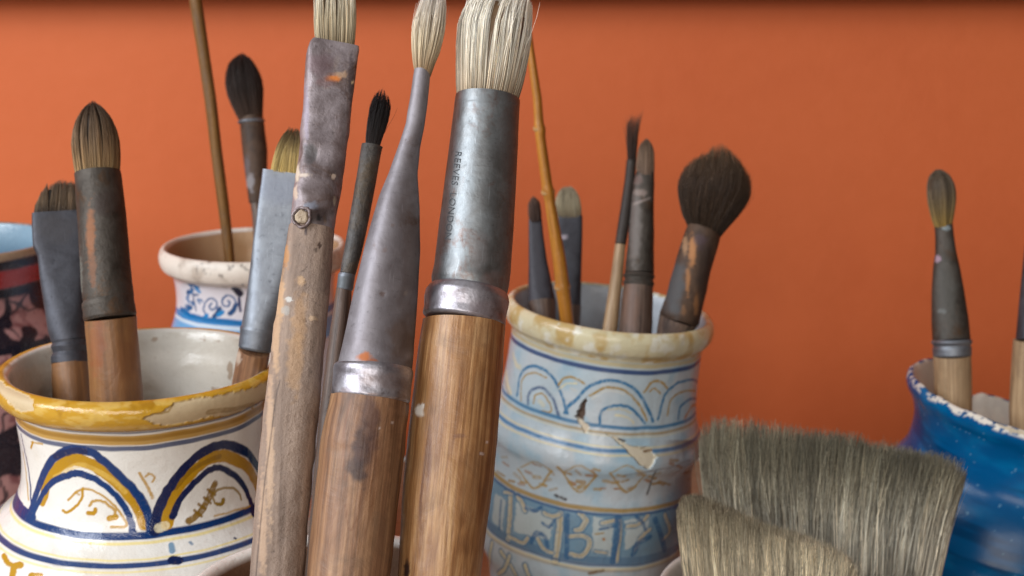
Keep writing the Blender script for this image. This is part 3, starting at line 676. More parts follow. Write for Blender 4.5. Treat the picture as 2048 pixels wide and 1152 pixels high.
# brown stain plus the right side's shade and reflection, painted into the glaze
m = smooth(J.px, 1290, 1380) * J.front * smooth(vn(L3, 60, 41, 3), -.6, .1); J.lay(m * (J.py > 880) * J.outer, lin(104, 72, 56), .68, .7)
# chips and crack
J.poly([(1150, 834), (1164, 806), (1174, 794), (1171, 815), (1168, 842)], lin(84, 60, 44), .97, 0, dig=.0022)
J.poly([(1152, 832), (1166, 842), (1180, 852), (1170, 868), (1158, 846)], lin(214, 200, 176), .95, .1, dig=.0008)
J.poly([(1212, 866), (1232, 876), (1262, 892), (1300, 896), (1312, 914), (1300, 938), (1282, 932), (1262, 910), (1236, 886)], lin(212, 202, 178), .96, .05, dig=.0010)
S([(1238, 878), (1250, 882)], 4, lin(70, 64, 60)); S([(1290, 903), (1304, 900)], 5, lin(120, 92, 60))
S([(1312, 940), (1302, 962), (1294, 990)], 4, lin(62, 46, 40), .9, 0); S([(1250, 950), (1290, 944), (1340, 934), (1380, 920)], 3, lin(110, 90, 84), .7, .2)
S([(1110, 990), (1132, 997)], 6, lin(50, 44, 44), .95, 0); S([(1178, 1145), (1206, 1143)], 7, lin(120, 96, 60), .9, 0)
M['gl3'] = mat_glaze('faded_blue_glaze', .15, 1.4, 0, .22, (0.26, 0.21, 0.15))
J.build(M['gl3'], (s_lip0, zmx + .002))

# ---- white-rimmed jar at the back
J2 = Jar('pottery_jar', 'blue and white jar with thick white rim behind the yellow-rimmed jar', 'jar', (508, 487), 0.86,
    [(0.0005, -1), (.045, -1), (.050, -.995), (.066, -.96), (.070, -.12), (.064, -.085), (.0555, -.062), (.0500, -.048), (.0470, -.036), (.0466, -.026), (.0480, -.0175), (.0508, -.0145), (.0540, -.0122), (.0556, -.0072),
     (.0548, -.0025), (.0528, .0000), (.0512, -.0006), (.0495, -.004), (.0470, -.012)] + inner_prof(.0435, -.022, .050), uref=.048, na=500, ns=380, dense=([0, .12, .2, .30, .4], [.3, .8, 3, 3, .5]), wob=.012)
J = J2; J.paint[:, :3] = lin(214, 210, 216)
L2 = J.L.reshape(-1, 3); zmx = J.s[J.z.argmax()]; s_lip0 = J.s[np.where((J.z < -.0155) & (J.s < zmx))[0].max()]
J.srange(s_lip0, zmx + .0025, lin(222, 212, 200), gloss=.55); J.lay(smooth(vn(L2, 120, 61, 4), .05, .5) * (J.Uw[:, 1] > s_lip0) * (J.Uw[:, 1] < zmx + .003), lin(178, 164, 150), .7); J.lay(smooth(vn(L2, 420, 62, 2), .45, .6) * (J.Uw[:, 1] > s_lip0) * (J.Uw[:, 1] < zmx), lin(96, 84, 76), .7); J.srange(zmx + .003, zmx + .4, lin(176, 142, 108), gloss=.3)
J.lay(smooth(vn(L2, 50, 8, 3), .1, .5) * (J.Uw[:, 1] > zmx + .003), lin(150, 112, 76), .7)
J.setlim(s_lip0)
J.band(553, 557, lin(96, 100, 120), .6)
SB = lin(28, 128, 190); NB = lin(36, 74, 120)
J.band(657, 700, lin(90, 158, 210), .9); J.band(640, 653, SB, .95); J.band(653, 662, lin(206, 220, 232), .9)
S = J.stroke
r2 = random.Random(3)
for dx in (0, 170, -160):
    S([(380 + dx, 548), (383 + dx, 580), (392 + dx, 622)], 3.5, NB)
    for i in range(22):
        t = i / 21; w_ = 4 + 26 * t; x = 381 + dx + r2.uniform(-.45, 1) * w_; y = 556 + 64 * t + r2.uniform(-3, 3)
        S([(x, y), (x + r2.uniform(2, 7), y + r2.uniform(-3, 5))], r2.uniform(5, 9), r2.choice([NB, SB, lin(30, 96, 150), lin(60, 110, 160)]), r2.uniform(.7, 1))
for x, y, k in ((424, 612, 1), (456, 606, -1), (520, 614, 1), (556, 610, -1), (590, 612, 1)):
    S([(x - 12 * k, y + 20), (x - 17 * k, y + 4), (x - 12 * k, y - 10), (x, y - 15), (x + 10 * k, y - 7), (x + 9 * k, y + 4), (x, y + 7), (x - 5 * k, y), (x, y - 5)], 4, lin(60, 94, 140))
    S([(x + 4, y + 22), (x + 12, y + 14), (x + 16, y + 4)], 9, NB); S([(x - 18, y + 24), (x - 10, y + 18)], 8, SB)
S([(362, 618), (380, 630), (420, 640), (480, 646)], 9, lin(20, 104, 164)); S([(474, 566), (476, 590)], 4, NB); S([(470, 578), (480, 586)], 15, lin(28, 30, 50)); S([(478, 596), (482, 620)], 6, lin(40, 50, 90))
M['gl2'] = mat_glaze('blue_white_glaze', .14, .8, 0, .14, (0.35, 0.28, 0.22))
J.build(M['gl2'], (s_lip0, zmx + .0025))

# ---- dark pink and black jar at the left edge
J0 = Jar('pottery_jar', 'dark jar with black swirls on pink glaze at the left edge of the picture', 'jar', (-92, 478), 0.86,
    [(0.0005, -1), (.045, -1), (.055, -.995), (.085, -.93), (.088, -.13), (.080, -.085), (.068, -.055), (.0575, -.038), (.0555, -.028), (.0560, -.020), (.0585, -.012), (.0595, -.005), (.0585, -.0008), (.0570, 0), (.0555, -.002)] + inner_prof(.0535, -.010, .055),
    na=420, ns=320, dense=([0, .12, .2, .34, .42], [.4, 1.5, 3, 3, .5]), wob=.008)
J = J0; L0 = J.L.reshape(-1, 3); J.paint[:, :3] = lin(158, 118, 116); J.paint[:, 3] = .8
J.lay(smooth(vn(L0, 180, 5, 3), -.05, .35), lin(104, 56, 60), .85); J.lay(smooth(vn(L0, 70, 6, 2), .02, .09), lin(18, 18, 30), .97); J.lay(smooth(np.abs(vn(L0, 60, 26, 2)), .07, .03), lin(22, 20, 32), .9)
zmx = J.s[J.z.argmax()]
J.srange(zmx - .006, zmx + .001, lin(150, 128, 106)); J.srange(zmx + .0015, zmx + .5, lin(128, 156, 176)); J.srange(zmx + .015, zmx + .5, lin(96, 124, 146), soft=.008)
z0 = zmx - .006
J.srange(z0 - .006, z0, lin(28, 26, 36)); J.srange(z0 - .017, z0 - .006, lin(146, 36, 38)); J.srange(z0 - .023, z0 - .017, lin(18, 16, 26)); J.srange(z0 - .056, z0 - .051, lin(20, 20, 32))
M['gl0'] = mat_glaze('dark_pink_glaze', .22, 1, 0, .3, (0.05, 0.04, 0.05)); J.build(M['gl0'])

# ---- deep blue jar, right edge
def blue_lip(Z, R, Pg):
    a = np.degrees(Pg) % 360
    notch = smooth(a, 121, 106) * smooth(a, 40, 62)
    top = smooth(Z, -.035, -.004)
    Z = Z - .0215 * notch * smooth(Z, -.045, .0) * (1 + .15 * vn(np.stack([a.ravel() * .2, a.ravel() * 0], 1), 1.0, 3, 2).reshape(a.shape))
    Z = Z + .0008 * vn(np.stack([np.cos(Pg).ravel() * 5, np.sin(Pg).ravel() * 5], 1), 1.5, 4, 2).reshape(a.shape) * top
    R = R + .0009 * np.sin(Z * 2 * math.pi / .029) * smooth(Z, -.030, -.045)
    return Z, R
JB = Jar('pottery_jug', 'deep blue glazed jug with chipped rim at the right edge', 'jug', (2078, 801), 0.80,
    [(0.0005, -1), (.045, -1), (.050, -.995), (.072, -.95), (.0830, -.13), (.0835, -.105), (.0800, -.088), (.0768, -.078), (.0775, -.072), (.0745, -.062), (.0680, -.050), (.0640, -.040), (.0622, -.031), (.0628, -.022), (.0660, -.0135), (.0700, -.0080),
     (.0715, -.0045), (.0710, -.0008), (.0695, .0004), (.0680, -.0004), (.0665, -.003)] + inner_prof(.0605, -.020, .058), tilt=.17, fwd=.02, na=600, ns=380, dense=([0, .12, .18, .34, .42], [.4, 2, 3, 3, .5]), lipmod=blue_lip, wob=.006)
J = JB; LB = J.L.reshape(-1, 3); J.paint[:, :3] = lin(0, 82, 136)
J.lay(smooth(vn(LB * [1, 1, 2], 60, 3, 3), -.1, .5), lin(0, 110, 164), .6); J.lay(smooth(vn(LB * [.5, .5, 3], 70, 5, 2), .1, .5), lin(0, 44, 84), .6)
zmx = J.s[np.argmax(J.z)]
J.srange(zmx + .0012, zmx + .5, lin(214, 208, 198), gloss=.7)
J.lay(smooth(vn(LB, 260, 12, 3), .02, .14) * smooth(J.Uw[:, 1], zmx - .006, zmx - .004), lin(222, 216, 204), .95, .1)
J.lay(smooth(vn(LB, 500, 14, 2), .66, .72) * (J.Uw[:, 1] < zmx - .004), lin(120, 170, 200), .6)
J.poly([(1995, 836), (2030, 846), (2060, 852), (2060, 872), (2020, 866), (2000, 850)], lin(190, 176, 150), .9, 0, dig=.0006)
J.lay(smooth(J.px, 1852, 1830) * J.front * J.outer * (J.py > 700) * (J.py < 900), lin(30, 34, 110), .25)  # purplish reflection along the left edge, painted into the glaze colour
M['glb'] = mat_glaze('deep_blue_glaze', .20, .25, 0, .0, (0.0, 0.02, 0.08)); M['glb'].node_tree.nodes['Principled BSDF'].inputs['Specular IOR Level'].default_value = .22; J.build(M['glb'])

# ---- the two pots in front, cut by the frame's lower edge
JF = Jar('brush_pot', 'white-rimmed pot holding the large brushes, at the bottom edge', 'pot', (668, 1178), 0.50,
    [(0.0005, -1), (.040, -1), (.046, -.995), (.050, -.97), (.0515, -.06), (.0500, -.015), (.0515, -.010), (.0530, -.004), (.0524, .0), (.0502, .0006), (.0478, .0), (.0462, -.003)] + inner_prof(.0450, -.008, .044), na=300, ns=160, wob=.004)
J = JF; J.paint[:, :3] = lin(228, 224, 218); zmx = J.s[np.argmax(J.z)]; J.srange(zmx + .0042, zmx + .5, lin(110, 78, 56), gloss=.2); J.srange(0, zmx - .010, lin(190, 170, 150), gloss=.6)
M['glf'] = mat_glaze('white_rim_glaze', .2, 1, 0, .25); J.build(M['glf'])
JM = Jar('brush_pot', 'white pot holding the two wide bristle brushes, its rim at the bottom edge', 'pot', (1606, 1182), 0.66,
    [(0.0005, -1), (.050, -1), (.056, -.995), (.062, -.97), (.0655, -.04), (.0650, -.015), (.0662, -.008), (.0668, -.003), (.0660, .0), (.0640, .0003), (.0622, -.002)] + inner_prof(.0610, -.008, .052), na=300, ns=160, wob=.004)
J = JM; J.paint[:, :3] = lin(214, 208, 202); J.build(M['glf'])

# ------------------------------------------------------------------ brushes
M['steel'] = mat_metal('worn_grey_steel', lin(136, 142, 146), lin(108, 108, 108), lin(104, 74, 60), .38, .85, .45, .16, 0.0)
M['lilac'] = mat_metal('lilac_grey_tin', lin(168, 158, 162), lin(104, 92, 92), lin(92, 66, 50), .46, .5, .5, .5, 1.3)
M['cone'] = mat_metal('dull_grey_tin', lin(152, 148, 154), lin(124, 118, 122), lin(104, 80, 68), .50, .6, .2, .16, 2.1)
M['darksteel'] = mat_metal('dark_tarnished_steel', lin(88, 82, 76), lin(52, 46, 40), lin(86, 60, 36), .52, .55, .5, .5, 3.4)
M['silver'] = mat_metal('bright_tin_band', lin(190, 188, 196), lin(124, 118, 124), lin(96, 70, 54), .34, .8, .4, .3, 12)
M['bark'] = mat_metal('dark_brown_ferrule', lin(92, 70, 54), lin(50, 36, 28), lin(60, 40, 26), .6, .15, .4, .5, 8.2)
M['slate'] = mat_metal('slate_grey_tin', lin(84, 86, 94), lin(58, 58, 64), None, .50, .6, .4, .2, 4.4)
M['bluetin'] = mat_metal('pale_blue_tin', lin(140, 146, 154), lin(104, 108, 116), None, .44, .7, .4, .15, 5.2)
M['speck'] = mat_metal('speckled_black_tin', lin(112, 110, 108), lin(52, 50, 50), lin(104, 92, 78), .5, .6, .6, .9, 6.0)
M['pine'] = mat_wood('varnished_pine', lin(190, 150, 106), lin(160, 116, 74), lin(116, 74, 42), .36, 1.0, .30, .30, 0.0, .45)
M['pine2'] = mat_wood('worn_pine', lin(168, 130, 96), lin(138, 100, 72), lin(96, 66, 48), .46, .8, .34, .45, 0.0, .42, seed=2.0)
M['weathered'] = mat_wood('weathered_grey_wood', lin(170, 148, 132), lin(146, 126, 112), lin(114, 96, 84), .68, .55, .05, .45, .7, .25, seed=4.0, gtint=(0.16, 0.13, 0.12))
M['brown'] = mat_wood('brown_handle_wood', lin(150, 108, 66), lin(130, 90, 54), lin(106, 72, 44), .42, .6, .06, .45, 0.0, .22, seed=6.0)
M['darkwood'] = mat_wood('dark_handle_wood', lin(116, 96, 84), lin(92, 74, 64), lin(52, 40, 36), .5, .9, .2, .4, seed=7.0)
M['beech'] = mat_wood('pale_beech', lin(196, 172, 138), lin(176, 148, 114), lin(138, 110, 80), .5, .9, .25, .3, seed=8.0)
M['bamboo'] = mat_wood('golden_bamboo', lin(200, 142, 58), lin(180, 118, 40), lin(134, 82, 24), .32, .5, .1, .3, seed=9.0, gtint=(.20, .09, .02))
M['stick'] = mat_wood('brown_stick', lin(146, 106, 52), lin(116, 80, 36), lin(66, 42, 20), .45, .6, .2, .4, seed=10.0)
M['hair'] = mat_hair('bristle')

def brush(label, base_px, base_z, cat='paintbrush', group=None, name='paintbrush'):
    return thing(name, label, cat, W(base_px[0], base_px[1], base_z), group)
G = 'paintbrushes standing in the jars'

# --- 3: the large round brush
b = brush('large round paintbrush with thick pale bristles, steel ferrule and varnished pine handle', (850, 1500), .50, group=G)
DEPT = (.525, .535)
hd = loft('handle', [(846, 640, 1010, 650), (836, 700, 1008, 700), (829, 760, 1004, 760), (822, 820, 1000, 820), (815, 880, 995, 880), (808, 950, 988, 950), (802, 1010, 980, 1010), (796, 1150, 961, 1152), (782, 1300, 935, 1300), (775, 1480, 915, 1480)], .530, .50, M['pine'], b,
     spots=[(838, 821, 9, 13, lin(232, 226, 218), 1), (845, 812, 4, 7, lin(232, 226, 218), 1), (963, 908, 5, 4, lin(214, 196, 190), .9), (974, 884, 2.5, 2.5, lin(214, 196, 190), .8), (814, 1140, 7, 20, lin(30, 20, 24), .9), (920, 872, 14, 5, lin(104, 70, 62), .5), (960, 1000, 40, 160, lin(88, 46, 22), .35), (990, 760, 22, 120, lin(104, 56, 26), .3)], wob=.00025)  # the large red-brown spots paint shade on the handle's right side
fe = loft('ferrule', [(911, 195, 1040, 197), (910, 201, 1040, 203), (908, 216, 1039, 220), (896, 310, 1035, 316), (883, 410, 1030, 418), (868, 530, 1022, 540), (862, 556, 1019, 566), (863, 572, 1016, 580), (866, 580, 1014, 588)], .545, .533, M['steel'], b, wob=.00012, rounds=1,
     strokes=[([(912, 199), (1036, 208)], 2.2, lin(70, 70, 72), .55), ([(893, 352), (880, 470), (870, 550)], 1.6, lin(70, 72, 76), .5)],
     dents=[(1010, 420, 22, .0003), (900, 520, 16, .00025), (995, 500, 26, .0004), (985, 540, 14, .0003), (940, 240, 12, .0002)], spots=[(985, 560, 26, 20, lin(112, 66, 52), .35), (960, 500, 20, 40, lin(110, 84, 76), .25), (1015, 300, 18, 120, lin(60, 40, 34), .5), (1010, 470, 14, 80, lin(56, 34, 26), .5)])  # tall brown spots at the right edge: shaded side painted onto the steel
loft('collar', [(868, 570, 1014, 580), (858, 577, 1018, 587), (850, 587, 1020, 598), (847, 600, 1017, 612), (847, 618, 1013, 631), (844, 632, 1012, 647), (850, 637, 1007, 652)], .533, .530, M['silver'], fe, wob=.0001, rounds=1, ns=40,
     spots=[(975, 622, 40, 26, lin(96, 62, 56), .4)])
tuft('bristles', [(914, 202, 1036, 206), (911, 160, 1048, 165), (908, 100, 1060, 104), (908, 60, 1068, 60), (920, 30, 1071, 22), (944, 4, 1072, 0), (962, -20, 1070, -25), (968, -34, 1066, -38)], .545, .552, M['hair'], b, n=2600, dome=.16, jit=.09, clump=.42, nclump=90, wid=.00026,
     cols=[(0, lin(170, 150, 124)), (.2, lin(214, 204, 184)), (.6, lin(236, 232, 220)), (1, lin(232, 224, 210))], fly=.02, flyamp=.26, seed=3, mottle=.25, var=.3, wig=.03, core=.84, corecol=lin(120, 96, 72), bands=.35)
# stamped lettering on the ferrule
def lettering(text, p0, p1, size_px, parent, mat, x_at=lambda t: 0):
    cu = bpy.data.curves.new('lettering', 'FONT'); cu.body = text; cu.size = 1.0; cu.align_x = 'LEFT'; cu.space_character = 1.06; cu.offset = -0.006
    cu.resolution_u = 3
    to = bpy.data.objects.new('lettering', cu); COL.objects.link(to); dg = bpy.context.evaluated_depsgraph_get(); dg.update()
    me = bpy.data.meshes.new_from_object(to.evaluated_get(dg)); bpy.data.objects.remove(to)
    V = np.array([v.co[:] for v in me.vertices]); w = V[:, 0].max(); u = V[:, 0] / w; v = V[:, 1]
    p0 = np.array(p0, float); p1 = np.array(p1, float); d = (p1 - p0); dn = d / np.linalg.norm(d); side = np.array([-dn[1], dn[0]]) * -1     # letter tops point right
    q = p0 + u[:, None] * d + v[:, None] * size_px * side
    # on the cylinder: find the surface point along the ray
    fo = fe.data; fv = np.array([x.co[:] for x in fo.vertices]) + parent_world(b); fpx, fpy = proj(fv)
    fr = ((fv - CAM) @ FW)
    out = []
    for (x, y) in q:
        dd = (fpx - x) ** 2 + (fpy - y) ** 2 + (fr > .54) * 1e3; k = dd.argsort()[:6]; z = np.average(fr[k], weights=1 / (dd[k] + 1)); out.append(W(x, y, z - .00022))
    P = np.array(out) - parent_world(b)
    fs = [tuple(p.vertices) for p in me.polygons]
    return mk('lettering', P, fs, mat, parent, flat=True)
tm = NT('stamp_dark'); tm.set('Base Color', lin(78, 82, 86)); tm.set('Metallic', .6); tm.set('Roughness', .6)
lettering('REEVES  LONDON', (911, 301), (889, 478), 18, fe, tm.m)

# --- 2: narrow-necked brush
b = brush('paintbrush with long grey cone ferrule, pale ragged tip and pine handle with dark knot', (650, 1500), .50, group=G)
loft('handle', [(662, 790, 818, 806), (658, 812, 817, 824), (648, 850, 814, 852), (640, 890, 811, 890), (634, 950, 804, 950), (626, 1020, 795, 1020), (620, 1085, 788, 1085), (614, 1152, 780, 1152), (606, 1280, 765, 1280), (610, 1480, 740, 1480)], .512, .49, M['pine2'], b,
     spots=[(733, 870, 30, 95, lin(104, 70, 52), .45), (741, 838, 20, 62, lin(78, 56, 54), .6), (722, 900, 19, 50, lin(54, 34, 34), .8), (714, 935, 20, 36, lin(46, 30, 32), .8), (716, 908, 9, 22, lin(84, 56, 50), .5), (760, 857, 3, 3, lin(190, 170, 160), .8), (785, 845, 3, 3, lin(190, 170, 160), .8), (790, 1000, 14, 200, lin(70, 42, 24), .4)],  # long dark spot at the right is shade put into the wood colour
     strokes=[([(700, 800), (690, 850), (686, 900), (690, 960)], 3, lin(116, 70, 40), .6), ([(725, 980), (716, 1030), (700, 1060), (690, 1010)], 3, lin(110, 66, 36), .6), ([(742, 960), (738, 1030), (728, 1080)], 3, lin(110, 66, 36), .5), ([(756, 880), (748, 960), (744, 1040)], 3, lin(100, 60, 34), .5)], wob=.0003, dents=[(690, 900, 14, .0002)])
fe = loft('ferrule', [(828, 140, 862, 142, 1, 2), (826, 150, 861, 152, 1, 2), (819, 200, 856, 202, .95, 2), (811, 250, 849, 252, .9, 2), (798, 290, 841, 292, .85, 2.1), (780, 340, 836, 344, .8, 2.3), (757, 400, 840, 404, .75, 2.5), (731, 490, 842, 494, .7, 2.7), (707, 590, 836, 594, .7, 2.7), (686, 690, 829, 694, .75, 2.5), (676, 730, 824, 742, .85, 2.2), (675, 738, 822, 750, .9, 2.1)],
     .535, .513, M['cone'], b, phi=-.55, rounds=5, wob=.00015, spots=[(729, 713, 15, 9, lin(176, 98, 42), .95), (745, 722, 10, 6, lin(150, 80, 36), .8), (812, 586, 5, 5, lin(160, 150, 146), .8), (765, 588, 6, 5, lin(92, 70, 60), .7), (785, 450, 4, 4, lin(96, 76, 66), .5), (800, 680, 22, 50, lin(84, 58, 34), .6), (822, 560, 26, 190, lin(70, 52, 44), .6), (770, 500, 5, 6, lin(110, 90, 84), .5)],  # tallest spot darkens the cone's right side as painted shade
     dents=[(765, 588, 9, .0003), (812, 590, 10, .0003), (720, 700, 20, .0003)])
loft('collar', [(680, 722, 822, 738), (671, 728, 824, 744), (668, 738, 824, 754), (668, 748, 822, 764), (665, 775, 820, 792), (663, 788, 819, 802), (668, 793, 815, 807)], .514, .512, M['silver'], fe, rounds=1, wob=.00025, ns=40, grow=.0003,
     spots=[(784, 764, 34, 20, lin(92, 66, 50), .55), (690, 785, 14, 12, lin(110, 84, 84), .4), (745, 790, 10, 5, lin(120, 86, 66), .5)], dents=[(740, 770, 18, .0004), (700, 750, 12, .0003)])
tuft('bristles', [(830, 150, 861, 152), (826, 130, 868, 132), (822, 95, 883, 98), (822, 60, 892, 62), (832, 25, 894, 27), (842, 0, 895, 0), (848, -16, 892, -16)], .535, .54, M['hair'], b, n=1100, dome=.10, jit=.14, clump=.35, nclump=40, wid=.00022,
     cols=[(0, lin(150, 120, 86)), (.35, lin(206, 190, 160)), (.8, lin(226, 216, 202)), (1, lin(214, 204, 196))], fly=.035, flyamp=.30, seed=5, wig=.04, core=.8, corecol=lin(120, 100, 80), bands=.3)

# --- 1: flat old brush with nail
b = brush('old flat paintbrush with lilac tin ferrule, nail head and weathered grey handle', (520, 1500), .50, group=G)
hd = loft('handle', [(578, 452, 668, 460, .95, 2.4), (574, 480, 667, 486, .95, 2.4), (566, 530, 664, 536, .95, 2.3), (556, 600, 658, 604, .95, 2.2), (545, 680, 650, 684, .95, 2.2), (534, 770, 643, 772, .95, 2.2), (525, 850, 635, 852, .95, 2.2), (513, 980, 622, 980, .95, 2.2), (500, 1152, 606, 1152, .95, 2.2), (488, 1300, 590, 1300, .95, 2.2), (480, 1480, 570, 1480, .95, 2.2)],
     .526, .49, M['weathered'], b, wob=.0004, wobs=160, strokes=[([(560, 760), (551, 800), (541, 880), (530, 960), (520, 1060), (512, 1152)], 2.2, lin(70, 58, 52), .9), ([(648, 640), (640, 760)], 3, lin(80, 62, 52), .4)],
     spots=[(571, 510, 8, 26, lin(196, 138, 76), .6), (560, 590, 9, 50, lin(206, 168, 128), .7), (552, 680, 8, 70, lin(206, 170, 134), .6), (578, 598, 7, 6, lin(200, 200, 196), .85), (570, 620, 9, 9, lin(170, 174, 172), .5), (603, 560, 8, 9, lin(200, 166, 130), .7), (612, 462, 3, 8, lin(70, 60, 64), .9), (640, 490, 4, 7, lin(64, 44, 34), .9), (632, 500, 4, 5, lin(60, 44, 34), .7),
            (625, 636, 10, 6, lin(206, 176, 144), .7), (600, 640, 14, 60, lin(186, 146, 104), .5), (590, 720, 16, 70, lin(188, 150, 110), .5), (654, 500, 10, 100, lin(96, 74, 62), .5), (540, 900, 8, 160, lin(200, 168, 138), .6), (526, 1060, 8, 120, lin(196, 164, 136), .6)],
     dents=[(640, 490, 7, .0004), (605, 565, 8, -.0003), (625, 640, 9, -.0003), (590, 540, 10, .0003)])
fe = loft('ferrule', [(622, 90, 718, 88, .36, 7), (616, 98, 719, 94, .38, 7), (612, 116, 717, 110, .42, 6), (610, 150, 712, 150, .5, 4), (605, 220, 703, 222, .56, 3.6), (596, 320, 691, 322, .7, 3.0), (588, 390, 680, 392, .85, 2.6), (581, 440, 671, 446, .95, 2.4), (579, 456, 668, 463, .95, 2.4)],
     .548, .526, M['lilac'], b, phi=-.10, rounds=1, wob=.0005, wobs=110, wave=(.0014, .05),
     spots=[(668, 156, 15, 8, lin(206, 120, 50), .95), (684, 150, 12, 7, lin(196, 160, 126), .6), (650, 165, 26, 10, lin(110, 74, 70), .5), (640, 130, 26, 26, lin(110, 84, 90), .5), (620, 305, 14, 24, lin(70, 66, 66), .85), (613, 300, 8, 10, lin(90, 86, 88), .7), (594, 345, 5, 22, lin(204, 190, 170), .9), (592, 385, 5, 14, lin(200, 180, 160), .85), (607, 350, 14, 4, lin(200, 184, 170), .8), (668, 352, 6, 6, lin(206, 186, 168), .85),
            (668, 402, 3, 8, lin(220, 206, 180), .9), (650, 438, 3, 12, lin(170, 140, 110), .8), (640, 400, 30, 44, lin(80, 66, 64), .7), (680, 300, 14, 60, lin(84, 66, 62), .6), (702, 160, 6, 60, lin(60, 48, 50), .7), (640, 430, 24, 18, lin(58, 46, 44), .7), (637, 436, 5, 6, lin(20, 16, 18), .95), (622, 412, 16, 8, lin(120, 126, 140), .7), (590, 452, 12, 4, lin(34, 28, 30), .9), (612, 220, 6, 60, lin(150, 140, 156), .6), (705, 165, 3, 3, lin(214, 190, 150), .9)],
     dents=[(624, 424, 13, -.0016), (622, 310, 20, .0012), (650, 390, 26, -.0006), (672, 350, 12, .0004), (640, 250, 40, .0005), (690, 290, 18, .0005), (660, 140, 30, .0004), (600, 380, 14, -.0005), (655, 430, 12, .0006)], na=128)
# nail: a rough disc head with a curl of tin round it
nc = W(603, 434, .5172)
def disc(name, c, r, th, mat, parent, seed=0, ring=False):
    na = 40; an = np.arange(na) / na * 2 * math.pi; nrm = CAM - c; nrm /= np.linalg.norm(nrm); nrm = nrm + RT * -.25; nrm /= np.linalg.norm(nrm)
    sx = np.cross([0, 0, 1], nrm); sx /= np.linalg.norm(sx); sy = np.cross(nrm, sx)
    prof = [(1.0, -th), (1.05, -th * .4), (1.0, .2 * th), (.8, .6 * th), (.55, .35 * th), (.3, .5 * th), (.02, .3 * th)] if not ring else [(1.35, -th), (1.5, 0), (1.38, .5 * th), (1.1, .3 * th), (1.0, -.5 * th)]
    V = []; 
    for (k, h) in prof:
        rr = r * k * (1 + .22 * vn(np.stack([np.cos(an) * 1.5, np.sin(an) * 1.5], 1), 1.2, seed, 2)); hh = h + th * .25 * vn(np.stack([np.cos(an) * 3 * k, np.sin(an) * 3 * k], 1), 1.4, seed + 2, 2)
        V.append(c + (rr * np.cos(an))[:, None] * sx + (rr * np.sin(an))[:, None] * sy + hh[:, None] * nrm)
    V = np.vstack(V); n = len(prof); i = np.arange(n - 1)[:, None] * na; j = np.arange(na)[None]; j2 = (j + 1) % na
    Fq = np.stack([i + j, i + j2, i + na + j2, i + na + j], 2).reshape(-1, 4)
    return mk(name, V - parent_world(parent), Fq, mat, parent, V * 1.0, np.zeros((len(V), 4)))
M['nail'] = mat_metal('nail_head', lin(206, 190, 166), lin(120, 100, 84), lin(70, 50, 40), .6, .3, .3, .8, 7)
disc('nail', nc, .0024, .0014, M['nail'], fe, 4); disc('tin_curl', nc, .0026, .0016, M['lilac'], fe, 6, ring=True)
tuft('bristles', [(632, 92, 708, 92), (628, 60, 712, 60), (630, 20, 713, 20), (631, -20, 712, -20), (634, -55, 708, -55)], .548, .556, M['hair'], b, n=1300, q=.42, flat=True, dome=.05, jit=.1, clump=.55, nclump=34, wid=.00026,
     cols=[(0, lin(136, 120, 94)), (.3, lin(182, 168, 140)), (.7, lin(202, 192, 172)), (1, lin(188, 178, 160))], fly=.03, flyamp=.15, seed=8, var=.32, wig=.04, core=.8, corecol=lin(92, 76, 56), bands=.45, phi=-.12)

# --- F: thin black-haired brush between them
b = brush('thin paintbrush with black bristles and speckled dark ferrule between two larger brushes', (640, 1500), .53, group=G)
loft('handle', [(672, 576, 704, 580), (666, 620, 702, 622), (652, 720, 692, 722), (642, 800, 682, 802), (632, 900, 672, 902), (610, 1152, 646, 1152), (600, 1400, 630, 1400)], .556, .53, M['darkwood'], b, wob=.0002)
fe = loft('ferrule', [(723, 290, 766, 292), (721, 300, 763, 302), (712, 360, 752, 364), (700, 430, 739, 434), (688, 500, 724, 504), (680, 545, 711, 549)], .562, .556, M['speck'], b, wob=.0001)
loft('collar', [(680, 544, 711, 548), (676, 549, 710, 553), (675, 562, 708, 566), (673, 576, 706, 580), (675, 578, 703, 582)], .556, .556, M['bluetin'], fe, rounds=1, ns=24, spots=[(690, 564, 20, 14, lin(84, 92, 92), .55)])
tuft('bristles', [(731, 296, 758, 298), (731, 270, 766, 272), (734, 240, 777, 242), (738, 212, 783, 214), (746, 192, 781, 194), (756, 180, 774, 182)], .562, .566, M['hair'], b, n=900, dome=.22, jit=.16, clump=.3, nclump=30, wid=.0002,
     cols=[(0, lin(46, 38, 36)), (.6, lin(30, 26, 28)), (1, lin(44, 38, 40))], fly=.05, flyamp=.3, seed=9, wig=.05, corecol=lin(16, 12, 12))

# --- A, B, C in the yellow-rimmed jar
b = brush('wide flat brush with slate ferrule and short dark slanted bristles, leftmost in the yellow-rimmed jar', (150, 1150), .66, group=G)
loft('handle', [(104, 724, 178, 724), (105, 760, 182, 760), (107, 800, 186, 800), (112, 900, 184, 900), (118, 1040, 176, 1040)], .665, .66, M['brown'], b, wob=.0002)
fe = loft('ferrule', [(66, 426, 166, 424, .3, 5), (66, 450, 167, 450, .3, 5), (68, 489, 168, 489, .34, 5), (77, 510, 169, 510, .38, 4), (82, 560, 170, 560, .5, 3), (90, 610, 171, 610, .7, 2.5), (97, 660, 172, 660, .9, 2), (104, 682, 173, 682, 1, 2)], .675, .666, M['slate'], b, rounds=1, spots=[(118, 458, 50, 27, lin(60, 58, 62), .6)])
loft('collar', [(104, 680, 173, 680, 1, 2), (106, 686, 173, 686, 1, 2), (103, 692, 174, 692, 1, 2), (107, 704, 173, 704, 1, 2), (103, 712, 175, 712, 1, 2), (104, 725, 178, 725, 1, 2)], .666, .665, M['slate'], fe, rounds=0, ns=44)
